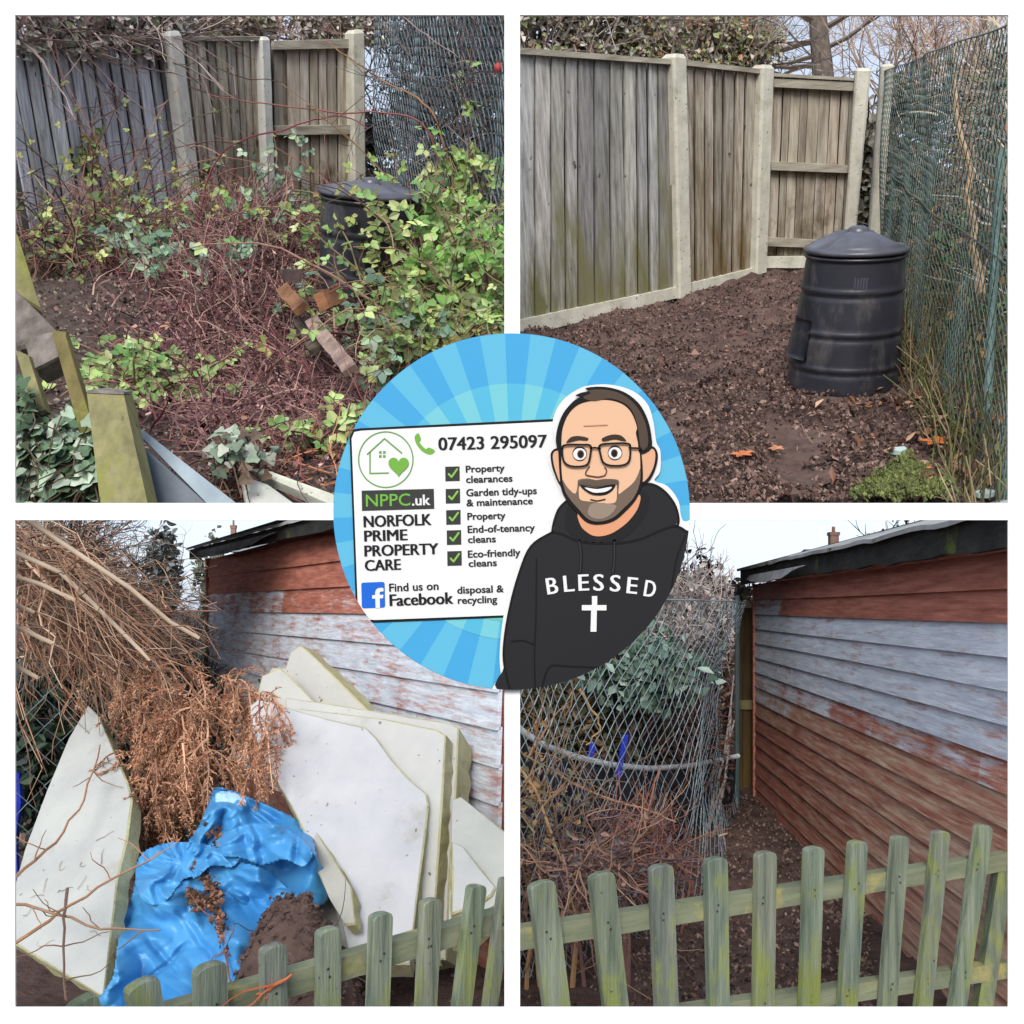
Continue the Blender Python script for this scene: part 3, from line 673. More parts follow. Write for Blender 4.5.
part('ear_skin', man, (240, 184, 148), [cr(Z5([(205, 500), (168, 486), (147, 508), (150, 560), (166, 620), (196, 680)]))], 13)
part('ear_skin', man, (240, 184, 148), [cr(Z5([(712, 510), (742, 478), (786, 474), (802, 508), (792, 582), (758, 652), (720, 684), (708, 640)]))], 13)
face = part('face', man, INKB, [cr(Z5([(180, 480), (178, 400), (200, 310), (250, 220), (320, 165), (400, 140), (500, 135), (600, 160), (670, 230), (705, 330), (712, 480), (722, 600), (718, 700), (680, 795), (610, 875), (535, 935), (440, 958), (362, 942), (300, 880), (240, 810), (200, 730), (188, 620)]))], 14)
part('skin', face, SKIN, [cr(Z5([(200, 470), (197, 400), (212, 325), (248, 250), (310, 190), (400, 165), (500, 160), (590, 185), (650, 240), (684, 330), (690, 430), (702, 500), (706, 600), (700, 695), (662, 785), (600, 850), (528, 915), (440, 938), (372, 922), (312, 860), (252, 790), (218, 720), (203, 620)]))], 15)
part('hair', face, INKB, [cr(Z5([(182, 490), (165, 420), (178, 330), (215, 240), (280, 165), (320, 142), (290, 132), (330, 112), (372, 104), (355, 84), (430, 74), (520, 82), (615, 115), (700, 185), (752, 280), (776, 380), (776, 470), (705, 505), (690, 430), (678, 370), (684, 330), (648, 240), (590, 185), (500, 160), (400, 165), (310, 190), (247, 250), (212, 330), (202, 400), (200, 470)]), 4)], 16)
part('hair_colour', face, (88, 72, 62), [cr(Z5([(340, 140), (385, 118), (375, 98), (440, 92), (520, 100), (605, 132), (680, 198), (732, 290), (754, 380), (752, 455), (715, 480), (700, 420), (690, 330), (655, 232), (600, 178), (510, 150), (420, 165), (370, 160)]), 4)], 17)
part('beard', face, (122, 104, 90), [cr(Z5([(706, 600), (702, 695), (664, 785), (600, 852), (528, 915), (440, 938), (372, 922), (312, 860), (252, 790), (218, 720), (208, 670), (240, 720), (290, 760), (305, 700), (310, 670), (370, 662), (420, 672), (480, 665), (560, 670), (570, 700), (566, 760), (600, 740), (660, 690), (690, 640)]), 3)], 16)
part('chin_beard', face, (160, 142, 126), [cr(Z5([(405, 820), (540, 830), (545, 860), (500, 905), (440, 922), (385, 905), (370, 870)]), 4)], 17)
part('skin', face, SKIN, [cr(Z5([(318, 712), (345, 740), (400, 772), (480, 770), (530, 740), (552, 700), (556, 760), (545, 815), (480, 822), (405, 812), (325, 800), (312, 750)]), 4)], 17)
part('mouth', face, INKB, [cr(Z5([(324, 705), (420, 720), (545, 700), (515, 748), (465, 768), (400, 762), (355, 738)]), 4)], 18)
part('teeth', face, (252, 252, 252), [cr(Z5([(350, 720), (430, 730), (522, 716), (495, 742), (450, 752), (400, 750)]), 4)], 19)
part('moustache', face, (104, 88, 76), [cr(Z5([(308, 700), (330, 675), (400, 668), (430, 676), (480, 666), (550, 670), (565, 695), (520, 700), (430, 712), (350, 702)]), 4)], 18)
part('lip_line', face, (70, 52, 46), strokes=[(cr(Z5([(390, 798), (430, 806), (480, 796)]), 4, False), 1.6)], layer=18)
part('nose', face, (110, 62, 44), strokes=[(cr(Z5([(380, 585), (358, 620), (362, 640), (400, 648), (440, 652), (480, 640), (490, 610), (478, 590)]), 4, False), 1.3)], layer=18)
part('forehead_line', face, (226, 168, 132), strokes=[(Z5([(345, 324), (495, 318)]), 1.0)], layer=18)
part('eyebrow', face, (62, 48, 40), [cr(Z5([(232, 432), (262, 398), (310, 390), (370, 402), (364, 418), (310, 416), (262, 428)]), 4)], 18)
part('eyebrow', face, (62, 48, 40), [cr(Z5([(462, 405), (520, 382), (580, 386), (616, 420), (590, 420), (540, 410), (472, 424)]), 4)], 18)
for cx, cy, ix in ((318, 502, 324), (544, 496, 540)):
    el = lambda ox, oy, a, b: [(530 + (ox + a * math.cos(2 * math.pi * i / 20)) / 6.4, 375 + (oy + b * math.sin(2 * math.pi * i / 20)) / 6.4) for i in range(20)]
    e = part('eye', face, INKB, [el(cx, cy, 46, 46)], 18)
    part('eye_white', e, (252, 252, 252), [el(cx, cy + 4, 42, 38)], 19)
    part('iris', e, (96, 62, 40), [el(ix, cy + 4, 22, 26)], 20); part('pupil', e, INKB, [el(ix, cy + 6, 15, 19)], 21)
gl = lambda pts: cr(Z5(pts), 5)
part('spectacles', man, (24, 20, 20), strokes=[(gl([(206, 470), (230, 448), (330, 446), (386, 452), (388, 500), (370, 568), (320, 586), (250, 580), (214, 545)]), 2.1, True), (gl([(448, 450), (540, 438), (628, 440), (642, 470), (636, 545), (600, 576), (520, 580), (470, 560), (452, 510)]), 2.1, True),
    (cr(Z5([(386, 470), (415, 465), (450, 472)]), 4, False), 1.8), (Z5([(636, 466), (712, 470)]), 2.0)], layer=22)
# ================================================================== upper right: the cleared corner with the compost bin
r = random.Random(21)
def h_tr(p): return .10 * fnoise(p, .5, 3) + .11 * fnoise(p + V((9, 2, 4)), 1.9, 4) + .045 * abs(fnoise(p + V((1, 7, 3)), 6.0, 2))
kind(terrain('cleared_ground', TR, [(512, 509.5), (1100, 509.5), (1010, 168), (512, 168)], 200, 260, h_tr, 'soil'), 'structure')
fa, fb_ = TR.G(520, 337), TR.G(763, 273)
P1 = Plane(fa, fb_, TR.u); P2 = Plane(TR.G(763, 273), TR.G(850, 267), TR.u)
GP = 'panels of the cleared garden fence'
def closed_panel(label, pl, cell, loc, boards, cap, gb, n, mats, rr, group, grey=1.0):
    t = thing('garden_fence', label, 'fence', loc, cell, group)
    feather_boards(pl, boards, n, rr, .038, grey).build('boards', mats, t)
    mb = MB(); slat(mb, pl, cap, .09, off=.09); mb.build('capping_rail', 'rail', t)
    if gb:
        g = thing('concrete_plinth', gb[1], 'plinth', pl.P(*gb[0][3]), cell, 'concrete gravel boards under the fence'); mb = MB()
        q = quad(pl, gb[0], .07); N = 14
        for i in range(N):
            a, b = i / N, (i + 1) / N
            mb.prism([bil(q, a, 0), bil(q, b, 0), bil(q, b, 1), bil(q, a, 1)], pl.n * -.1, (1, 1, 1))
        mb.v = [p for p in mb.v]; o = mb.build('slab', 'concrete', g)
    return t
closed_panel('wide grey feather edge fence panel left of the first concrete post, green algae low down', P1, TR, TR.G(600, 315),
    [(504, 53), (681, 64), (684, 288), (504, 323)], [(508, 46.5), (675, 59.5), (675, 64.5), (508, 53)],
    ([(508, 322.5), (680, 286.5), (681, 297), (508, 340)], 'long pale concrete gravel board under the wide grey panel'), 13, 'board', r, GP)
closed_panel('narrower brown grey fence panel between the two taller concrete posts', P1, TR, TR.G(725, 283),
    [(681, 65), (769, 73), (762, 268), (684, 285)], [(688, 60), (765, 69.5), (765, 74), (688, 65.5)],
    ([(692, 283), (758, 267), (758, 275), (692, 294)], 'short concrete gravel board under the brown fence panel'), 8, 'board_brown', r, GP, .95)
t = thing('garden_fence', 'rear face of a fence panel showing three pale horizontal rails beside the bin', 'fence', TR.G(806, 270), TR, GP)
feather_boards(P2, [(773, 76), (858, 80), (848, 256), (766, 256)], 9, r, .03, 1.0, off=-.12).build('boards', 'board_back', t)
for q in ([(774, 78.5), (856, 82), (855, 91), (774, 87)], [(771, 161.5), (849, 165.5), (849, 173), (771, 170)], [(767, 237.5), (845, 242), (845, 249), (767, 246)]):
    mb = MB(); slat(mb, P2, q, .09); mb.build('rail', 'rail', t)
mb = MB(); slat(mb, P2, [(773, 73), (858, 78), (858, 81), (773, 76.5)], .12, off=.02); mb.build('capping_rail', 'rail', t)
g = thing('concrete_plinth', 'concrete gravel board under the railed panel behind the bin', 'plinth', TR.G(800, 267), TR, 'concrete gravel boards under the fence')
mb = MB(); slat(mb, P2, [(766, 257), (850, 256), (850, 268), (766, 268)], .08); mb.build('slab', 'concrete', g)
CG = 'concrete posts of the cleared garden fence'
post('fence_post', 'pale concrete post between the wide grey panel and the brown panel', 'fence post', TR, P1, [(674, 57), (688, 58), (692.5, 296), (680, 299)], .22, 'concrete', CG, off=.14)
post('fence_post', 'pale concrete corner post where the brown panel meets the railed panel', 'fence post', TR, P1, [(763, 68), (775.5, 69), (768, 272), (756.5, 275)], .22, 'concrete', CG, off=.14)
post('fence_post', 'pale leaning concrete post standing behind the compost bin lid', 'fence post', TR, P2, [(855.5, 71), (871, 71), (853, 268), (842, 269)], .22, 'concrete', CG, off=.1)
post('fence_post', 'green mesh covered post just right of the leaning concrete post', 'fence post', TR, P2, [(881, 67), (894, 66), (880, 266), (866, 267)], .2, 'concrete', CG, off=-.5)

# green chain link fence running towards the viewer on the right
c00, c10 = TR.G(878, 270), TR.G(1032, 592); P3 = Plane(c00, c10, TR.u)
c01, c11 = P3.P(880, 73), P3.P(1036, 14)
Lb = (c10 - c00).length; Hb = ((c01 - c00).length + (c11 - c10).length) / 2
def Pf(s_, z):
    u_ = s_ / Lb; p = lerp(lerp(c00, c10, u_), lerp(c01, c11, u_), z / Hb)
    return p + P3.n * (.10 * noise.noise(p * .7))
cf = thing('chain_link_fence', 'tall blue green chain link fence along the right of the cleared plot', 'fence', c00, TR)
chain_mesh(Pf, Lb, Hb, .08, .0042, TR, r).build('mesh', 'wire', cf, clip=TR)
for z, nm in ((Hb, 'top_wire'), (Hb * .52, 'line_wire')):
    mb = MB(); mb.tube([Pf(Lb * i / 40, z) for i in range(41)], .007, .007, 5); mb.build(nm, 'wire', cf, clip=TR)
mb = MB(); mb.tube([P3.P(1001, 150, -.12), P3.P(996, 240, -.12), P3.P(991, 330, -.12), P3.P(987, 420, -.12), P3.P(983, 500, -.12)], .03, .03, 8, (1.3, 1.5, 1.6))
o = mb.build('fence_post', 'wire', None, TR, P3.P(975, 500)); tag(o, 'blue green coated tube post in the near stretch of chain link', 'fence post')

bs = TR.G(842, 384)
compost_bin(TR, bs, (856, 247), .505, .42, 'black plastic compost bin with domed lid standing on cleared soil')

# thicket behind the chain link
th = thing('thicket', 'pale leafless twig thicket pressed behind the right chain link fence', 'thicket', TR.G(960, 330), TR)
mt, ml = MB(), MB(); bk = P3.n * -1
def reg(rr):
    s_ = rr.uniform(-.25, 1); q = lerp(lerp(c00, c10, s_), lerp(c01, c11, s_), rr.uniform(0, 1.0) ** .8); return q + bk * rr.uniform(.5, 2.2)
twig_mass(mt, r, reg, 1500, .9, .010, [S(190, 180, 172), S(156, 146, 140), S(206, 190, 168), S(128, 132, 108), S(156, 126, 104)], lambda rr: TR.u * rr.uniform(.2, 1) + rv(rr, .8), .3, 7, rays=2)
def reg2(rr):
    s_ = rr.random(); q = lerp(lerp(c00, c10, s_), lerp(c01, c11, s_), rr.uniform(0, .45)); return q + bk * rr.uniform(.1, 1.2)
mt.v = [p if (p - c00).dot(P3.n) < -.04 else p - P3.n * ((p - c00).dot(P3.n) + .04) for p in mt.v]
for _ in range(11000):
    p = reg(r) + bk * r.uniform(0, 2.0); ml.leaf(p, rv(r, 1).normalized(), (rv(r, 1) + P3.n).normalized(), r.uniform(.08, .19), r.uniform(.05, .12), pick(r, [S(150, 146, 140), S(120, 116, 112), S(170, 160, 150), S(112, 118, 92), S(156, 136, 116), S(90, 88, 84)], .25))
for _ in range(1100):
    p = reg2(r); ml.leaf(p, rv(r, 1).normalized(), rv(r, 1).normalized(), r.uniform(.07, .14), r.uniform(.04, .08), pick(r, [S(84, 108, 62), S(104, 120, 70), S(66, 88, 58), S(150, 112, 72)], .25))
mt.build('twigs', 'stem', th, clip=TR); ml.build('foliage', 'leaf', th, clip=TR)
# long dry grass and stalks at the foot of the mesh
mg = MB()
for _ in range(2200):
    s_ = r.random() ** .8; p = TR.drop(lerp(c00, c10, s_) + bk * r.uniform(-.25, 1.4)); d = TR.u + rv(r, .45)
    pts = wander(r, p, d, r.uniform(.2, .75), 5, .16, TR.u * -.05); mg.tube(pts, .006, .003, 3, pick(r, [S(150, 138, 96), S(112, 118, 66), S(88, 104, 58), S(164, 146, 116), S(104, 92, 74)], .25), cap=False)
o = mg.build('dry_grass', 'stem', None, TR, TR.G(940, 420), clip=TR); kind(o, 'stuff', 'long dry grass and stalks along the foot of the chain link', 'grass')
for px, py, px2, py2, lab in ((952, 78, 985, 300, 'long bare sapling stem leaning behind the right chain link'),):
    mb = MB(); a, b = P3.P(px2, py2, -.35), P3.P(px, py, -.35); pts = [lerp(b, a, i / 10) + rv(r, .05) for i in range(11)]; mb.tube(pts, .02, .042, 5, S(176, 150, 118))
    o = mb.build('sapling', 'stem', None, TR, TR.drop(a)); tag(o, lab, 'sapling')

# soil crumbs, leaf litter, single orange leaves
mc = MB(); cols = [S(72, 58, 54), S(96, 78, 72), S(118, 96, 88), S(54, 44, 42), S(136, 112, 102), S(94, 68, 60)]
fq = [TR.G(516, 509), TR.G(985, 509), TR.G(880, 260), TR.G(500, 330)]
P1n = P1.n
for _ in range(34000):
    v = r.random() ** 1.9; p = bil(fq, r.random(), v)
    p = p + TR.u * (h_tr(p) + .008)
    if r.random() < .6: mc.clod(p, r, r.uniform(.006, .02) * (2.6 if r.random() < .03 else 1), pick(r, cols, .3))
    else: mc.chip(p + TR.u * .012, r, r.uniform(.005, .03) ** 1.0 * (1.8 if r.random() < .04 else 1), pick(r, cols + [S(136, 114, 104)], .3))
for _ in range(150):
    p = bil(fq, r.random(), r.random() ** 1.7); p = p + TR.u * (h_tr(p) + .02); mc.tube(wander(r, p, rv(r, 1) - TR.u * .2 * 0, r.uniform(.06, .24), 4, .3), .0045, .002, 3, pick(r, [S(136, 112, 96), S(96, 78, 66), S(160, 132, 108)], .2), cap=False)
o = mc.build('soil_crumbs', 'chip', None, TR, TR.G(740, 420), clip=TR); kind(o, 'stuff', 'loose dark soil crumbs and leaf mould over the cleared plot', 'soil')
ml = MB()
for _ in range(150):
    s_ = r.random(); q = lerp(TR.G(905, 335), TR.G(968, 509), s_); p = q + TR.x * r.gauss(.05, .35) + TR.y * r.gauss(0, .2); p = p + TR.u * (h_tr(p) + .03)
    for k in range(3): ml.leaf(p, rv(r, 1).normalized(), (TR.u + rv(r, .7)).normalized(), r.uniform(.05, .12), r.uniform(.03, .07), pick(r, [S(150, 100, 72), S(130, 92, 74), S(172, 124, 96), S(110, 80, 66), S(186, 152, 128)], .2))
o = ml.build('fallen_leaves', 'leaf', None, TR, TR.G(935, 430), clip=TR); kind(o, 'stuff', 'brown fallen leaves heaped between the bin and the mesh', 'leaves')
for i, (px, py, c, s_, lab) in enumerate(((934, 423, S(236, 176, 140), .14, 'pale peach curled leaf on the soil beside the bin'), (936, 447, S(206, 116, 62), .17, 'orange oak leaf on bare soil below the peach leaf'), (918, 475, S(226, 128, 58), .13, 'small bright orange leaf beside the mossy slab'),
        (999, 425, S(226, 122, 66), .2, 'large orange leaf caught in the right chain link'), (742, 459, S(196, 116, 74), .13, 'lone rusty leaf on open soil beside the round sign'), (776, 453, S(188, 128, 92), .1, 'small tan leaf on soil left of the bin'))):
    mb = MB(); p = TR.G(px, py, .05) + TR.u * .03
    for k in range(5):
        a = k * 1.2566 + r.random() * .5; d = TR.x * math.cos(a) + TR.y * math.sin(a); mb.leaf(p, (d + TR.u * .15).normalized(), TR.u, s_ * r.uniform(.6, .85), s_ * .45, pick(r, [c], .12), .2)
    tag(mb.build('leaf', 'leaf', None, TR, p), lab, 'leaf', None)
for px, py, lab in ((898, 454, 'pale blue green shard lying on soil below the bin'), (985, 497, 'pale grey green shard at the foot of the mesh')):
    mb = MB(); p = TR.G(px, py, .05); rr = random.Random(px)
    ring_ = [p + TR.x * math.cos(a) * .07 * rr.uniform(.7, 1.2) + TR.y * math.sin(a) * .06 * rr.uniform(.7, 1.2) + TR.u * .01 for a in [i * .785 for i in range(8)]]
    mb.prism(ring_[::-1], TR.u * .03, S(176, 196, 190)); tag(mb.build('shard', 'chip', None, TR, p), lab, 'shard')
# mossy slab in the near right corner
mb = MB(); c = [TR.G(*q) for q in ((848, 514), (906, 474), (946, 514))]
N = 40; idx = {}
for i in range(N + 1):
    for j in range(N + 1 - i):
        p = c[1] + (c[0] - c[1]) * (i / N) + (c[2] - c[1]) * (j / N); ed = min(i, j, 99) ; e = min(1, (i + j) and min(i, j) / 1.5 + .35)
        idx[i, j] = len(mb.v); mb.v.append(p + TR.u * (.14 + .022 * fnoise(p, 9, 4))); mb.c.append((1, 1, 1))
for i in range(N):
    for j in range(N - i):
        mb.f.append((idx[i, j], idx[i + 1, j], idx[i, j + 1]))
        if i + j < N - 1: mb.f.append((idx[i + 1, j], idx[i + 1, j + 1], idx[i, j + 1]))
for (a, b) in [((k, 0), (k + 1, 0)) for k in range(N)] + [((0, k), (0, k + 1)) for k in range(N)]:
    pa, pb = mb.v[idx[a]], mb.v[idx[b]]; mb.add([pa, pb, pb - TR.u * .35, pa - TR.u * .35], [(0, 1, 2, 3)])
top_ = list(mb.v[:(N + 1) * (N + 2) // 2])
for _ in range(2600):
    p = r.choice(top_) + rv(r, .03); d = TR.u + rv(r, .7); k_ = r.uniform(.7, 1.25)
    if r.random() < .5: mb.leaf(p, d.normalized(), rv(r, 1).normalized(), r.uniform(.02, .05), r.uniform(.008, .02), (k_, k_, k_))
    else: mb.clod(p, r, r.uniform(.008, .022), (k_, k_, k_))
for _ in range(240):
    p = r.choice(top_) + TR.u * .02; mb.chip(p, r, r.uniform(.012, .03), (.5, .42, .4))
o = mb.build('paving_slab', 'moss', None, TR, c[1], clip=TR); tag(o, 'moss covered paving slab corner at the near edge of the cleared plot', 'paving slab')

# ivy hedge and trees behind the fence
def hedge(name, label, cell, pl, x0, x1, ytop, ybot, back, n, size, cols, seed, twigs=160, tcols=None, clip=None, depth=1.6):
    rr = random.Random(seed); t = thing(name, label, 'hedge', cell.drop(pl.P((x0 + x1) / 2, ybot, -back)), cell); a, b = MB(), MB()
    cl = [(rr.uniform(x0, x1), rr.uniform(ytop(.5) - 10, ybot)) for _ in range(int((x1 - x0) / 6))]
    for _ in range(n):
        cx, cy = rr.choice(cl); px = cx + rr.gauss(0, 9); f = (px - x0) / (x1 - x0); py = cy + rr.gauss(0, 9)
        if py < ytop(f) + rr.gauss(0, 5) or py > ybot + 4: continue
        p = pl.P(px, py, -back - rr.uniform(0, depth)); k = rr.uniform(.6, 1.15); L = size * rr.uniform(.6, 1.3)
        nn = (pl.n * .7 + cell.u * .4 + rv(rr, .7)).normalized(); d = rv(rr, 1); d = d - nn * d.dot(nn)
        if d.length < .05: continue
        a.leaf(p, d.normalized(), nn, L, L * .75, tuple(x * k for x in pick(rr, cols, .2)))
    def rg(q): return pl.P(q.uniform(x0, x1), q.uniform(ytop(.5), ybot), -back - q.uniform(0, depth))
    twig_mass(b, rr, rg, twigs, 1.5, .016, tcols or [S(140, 124, 116), S(112, 100, 94), S(160, 140, 124)], lambda q: cell.u * q.uniform(-.3, 1) + rv(q, .9), .25, 7, rays=2)
    if back > 0: b.v = [p if (p - pl.a).dot(pl.n) < -.25 else p - pl.n * ((p - pl.a).dot(pl.n) + .25) for p in b.v]
    a.build('foliage', 'leaf', t, clip=clip); b.build('stems', 'stem', t, clip=clip); return t
hedge('ivy_hedge', 'grey green ivy hedge showing above the wide grey fence panel', TR, P1, 508, 640, lambda f: 0, 66, .5, 9000, .095, [S(208, 202, 194), S(164, 170, 120), S(190, 180, 172), S(146, 156, 106), S(226, 218, 210), S(150, 126, 104)], 5, 260, [S(190, 176, 166), S(160, 146, 138)], clip=TR, depth=.9)
hedge('ivy_hedge', 'sparser olive ivy hedge thinning to sky above the brown panel', TR, P1, 640, 772, lambda f: 4 + 42 * max(0, f - .35), 76, .5, 5000, .09, [S(170, 174, 124), S(208, 198, 186), S(152, 158, 108), S(196, 150, 112), S(140, 136, 120)], 6, 260, [S(190, 176, 166), S(160, 146, 138)], clip=TR, depth=.9)
tb = TR.G(825, 218); tr_ = thing('bare_tree', 'leafless tree with thick dark trunk standing behind the railed panel', 'tree', tb, TR)
mb = MB(); Yt = tb.y; tp = [pt(x, y, Yt) for x, y in ((832, 230), (826, 150), (824, 90), (822, 62), (819, 35), (817, 0), (814, -50))]
mb.tube(tp, .26, .15, 9, (1, 1, 1)); mb.build('trunk', 'bark', tr_, smooth=True)
mb = MB(); bc = S(110, 98, 88)
for (x, y), dx, dz, L, rad in (((820, 40), -1, .02, 2.6, .07), ((819, 55), -1, -.1, 2.0, .05), ((820, 24), -1, .3, 2.4, .07), ((822, 66), -1, .05, 1.6, .05), ((818, 20), -.7, .8, 2.4, .06), ((822, 50), 1, .35, 2.4, .05), ((822, 30), .8, .6, 2.6, .06), ((824, 60), -1, -.05, 2.3, .045)):
    branch(mb, r, pt(x, y, Yt), V((dx, r.uniform(-.4, .3), dz)), L, rad, 3, V((0, 0, 1)), bc, .16, 3, 4, .6)
mb.build('branches', 'stem', tr_, clip=TR)
for i, (px, w_, cols, lab) in enumerate(((890, 60, S(176, 150, 132), 'reddish brown twiggy shrub above the leaning concrete post'), (955, 75, S(184, 156, 140), 'dense twiggy shrub rising behind the top of the chain link'), (760, 45, S(150, 150, 152), 'pale far off bare tree in the sky gap left of the thick trunk'))):
    b0 = TR.G(px, 190 if i < 2 else 175); t = thing('bare_shrub' if i < 2 else 'bare_tree', lab, 'shrub' if i < 2 else 'tree', b0, TR); mb = MB()
    Y = b0.y; hub = pt(px, 85, Y)
    mb.tube([b0, lerp(b0, hub, .5) + rv(r, .1), hub], .09, .06, 5, cols)
    for k in range(20):
        branch(mb, r, pt(px + r.uniform(-w_, w_) * .55, r.uniform(60, 110), Y + r.uniform(-1, 1)), V((r.uniform(-.8, .8), r.uniform(-.4, .4), 1)), 1.7, .028, 3, V((0, 0, 1)), cols, .25, 4, 3, .9)
    mb.build('branches', 'stem', t, clip=TR)

hedge('dark_hedge', 'dark hedge in the gap between the leaning post and the chain link', TR, P2, 846, 930, lambda f: 84, 275, 1.4, 4200, .15, [S(120, 118, 104), S(150, 144, 132), S(96, 100, 76), S(170, 160, 150)], 25, 120, clip=TR, depth=1.2)
# ================================================================== upper left: the overgrown corner before clearing
r = random.Random(31)
def px_of(p): return proj(p)
def h_tl(p):
    x, y = proj(p)
    b = .08 * fnoise(p, .6, 3) + .09 * fnoise(p + V((9, 2, 4)), 2.0, 4) + .05 * abs(fnoise(p + V((1, 7, 3)), 6, 2))
    b += .25 * math.exp(-((x - 105) / 60) ** 2 - ((y - 320) / 40) ** 2) + .72 * math.exp(-((x - 255) / 64) ** 2 - ((y - 288) / 44) ** 2)
    return b
kind(terrain('overgrown_ground', TL, [(-80, 509.5), (512, 509.5), (512, 168), (-40, 168)], 170, 220, h_tl, 'soil_dark'), 'structure')
Q1 = Plane(TL.G(203, 236), TL.G(274, 226), TL.u); Q2 = Plane(TL.G(274, 227), TL.G(360, 224), TL.u)
GT = 'panels of the overgrown garden fence'
t = thing('garden_fence', 'leaning blue grey feather edge fence panel left of the tilted concrete post', 'fence', TL.G(110, 250), TL, GT)
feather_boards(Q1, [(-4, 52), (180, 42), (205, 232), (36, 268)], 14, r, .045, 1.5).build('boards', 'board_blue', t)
mb = MB(); slat(mb, Q1, [(4, 45), (168, 37.5), (168, 41.5), (4, 51)], .1, off=.1); mb.build('capping_rail', 'rail', t)
t = thing('garden_fence', 'purplish brown fence panel between the tilted and the upright concrete posts', 'fence', TL.G(238, 230), TL, GT)
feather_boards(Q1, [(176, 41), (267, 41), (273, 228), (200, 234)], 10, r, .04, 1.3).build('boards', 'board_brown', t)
mb = MB(); slat(mb, Q1, [(183, 36.5), (262, 36.5), (262, 40.5), (183, 40.5)], .1, off=.1); mb.build('capping_rail', 'rail', t)
t = thing('garden_fence', 'railed fence panel half hidden by dead brambles behind the old bin', 'fence', TL.G(315, 226), TL, GT)
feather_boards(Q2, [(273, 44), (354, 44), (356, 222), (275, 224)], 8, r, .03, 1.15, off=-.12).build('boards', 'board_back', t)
for q in ([(274, 41), (352, 39), (352, 48), (274, 49.5)], [(276, 126), (354, 125), (354, 134), (276, 135)]):
    mb = MB(); slat(mb, Q2, q, .09); mb.build('rail', 'rail', t)
CT = 'concrete posts of the overgrown garden fence'
post('fence_post', 'pale concrete post tilted to the left among the brambles', 'fence post', TL, Q1, [(169, 36), (183, 35), (207, 232), (195, 234)], .16, 'concrete_pale', CT, off=.30)
post('fence_post', 'upright narrow concrete post at the corner of the overgrown fence', 'fence post', TL, Q1, [(261.5, 40), (271, 40), (277.5, 228), (268, 229)], .22, 'concrete_pale', CT, off=.14)
post('fence_post', 'concrete post just behind the old compost bin', 'fence post', TL, Q2, [(352, 34), (365.5, 33), (367, 224), (355, 225)], .22, 'concrete', CT, off=.1)

d00, d10 = TL.G(378, 228), TL.G(560, 420); P4 = Plane(d00, d10, TL.u); d01, d11 = P4.P(374, 8), P4.P(530, -20)
Ld = (d10 - d00).length; Hd = ((d01 - d00).length + (d11 - d10).length) / 2
def Pd(s_, z):
    u_ = s_ / Ld; p = lerp(lerp(d00, d10, u_), lerp(d01, d11, u_), z / Hd); return p + P4.n * (.1 * noise.noise(p * .8))
cf = thing('chain_link_fence', 'dark chain link fence overgrown with bramble at the right of the overgrown plot', 'fence', d00, TL)
chain_mesh(Pd, Ld, Hd, .115, .008, TL, r).build('mesh', 'wire_dark', cf, clip=TL)
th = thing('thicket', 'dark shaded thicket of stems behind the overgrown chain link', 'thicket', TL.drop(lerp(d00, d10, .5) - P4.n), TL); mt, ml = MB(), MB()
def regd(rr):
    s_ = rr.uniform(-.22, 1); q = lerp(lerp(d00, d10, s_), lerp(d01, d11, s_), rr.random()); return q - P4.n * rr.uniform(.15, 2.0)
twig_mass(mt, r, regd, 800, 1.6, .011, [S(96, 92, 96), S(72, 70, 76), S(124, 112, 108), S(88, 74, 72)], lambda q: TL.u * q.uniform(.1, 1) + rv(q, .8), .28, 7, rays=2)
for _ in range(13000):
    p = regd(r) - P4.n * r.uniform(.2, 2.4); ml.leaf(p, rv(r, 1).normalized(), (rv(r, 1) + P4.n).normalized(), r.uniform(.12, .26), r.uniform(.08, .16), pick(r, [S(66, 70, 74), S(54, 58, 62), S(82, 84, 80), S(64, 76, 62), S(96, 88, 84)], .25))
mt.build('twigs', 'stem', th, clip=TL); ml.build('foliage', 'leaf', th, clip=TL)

hedge('ivy_hedge', 'mauve grey ivy hedge spilling over the top of the leaning panel', TL, Q1, 5, 180, lambda f: 0, 56, -.2, 8500, .095, [S(206, 198, 196), S(170, 166, 160), S(150, 156, 126), S(228, 220, 218), S(180, 164, 164)], 15, 260, [S(190, 170, 164), S(160, 140, 136)], clip=TL, depth=1.0)
hedge('ivy_hedge', 'tangled pale hedge above the upright post and railed panel', TL, Q2, 180, 385, lambda f: 0, 46, .3, 6000, .095, [S(206, 194, 190), S(174, 160, 156), S(156, 158, 126), S(222, 212, 208)], 16, 260, [S(190, 158, 146), S(160, 130, 120), S(204, 178, 166)], clip=TL)

compost_bin(TL, TL.G(370, 332), (371, 190), .55, .50, 'old black compost bin half buried in brambles beside the chain link', full=False, dome=.5)

DEAD = [S(132, 96, 88), S(112, 78, 74), S(158, 118, 104), S(98, 72, 70), S(170, 132, 116)]
RED = [S(150, 108, 108), S(124, 86, 90), S(176, 134, 128), S(104, 74, 78), S(192, 154, 146)]
LIME = [S(150, 172, 104), S(128, 156, 86), S(172, 186, 126), S(106, 138, 76)]
OLIVE = [S(122, 130, 72), S(98, 108, 60), S(150, 152, 86), S(84, 92, 58)]
GREYG = [S(130, 156, 134), S(104, 132, 112), S(156, 176, 150), S(92, 116, 92)]
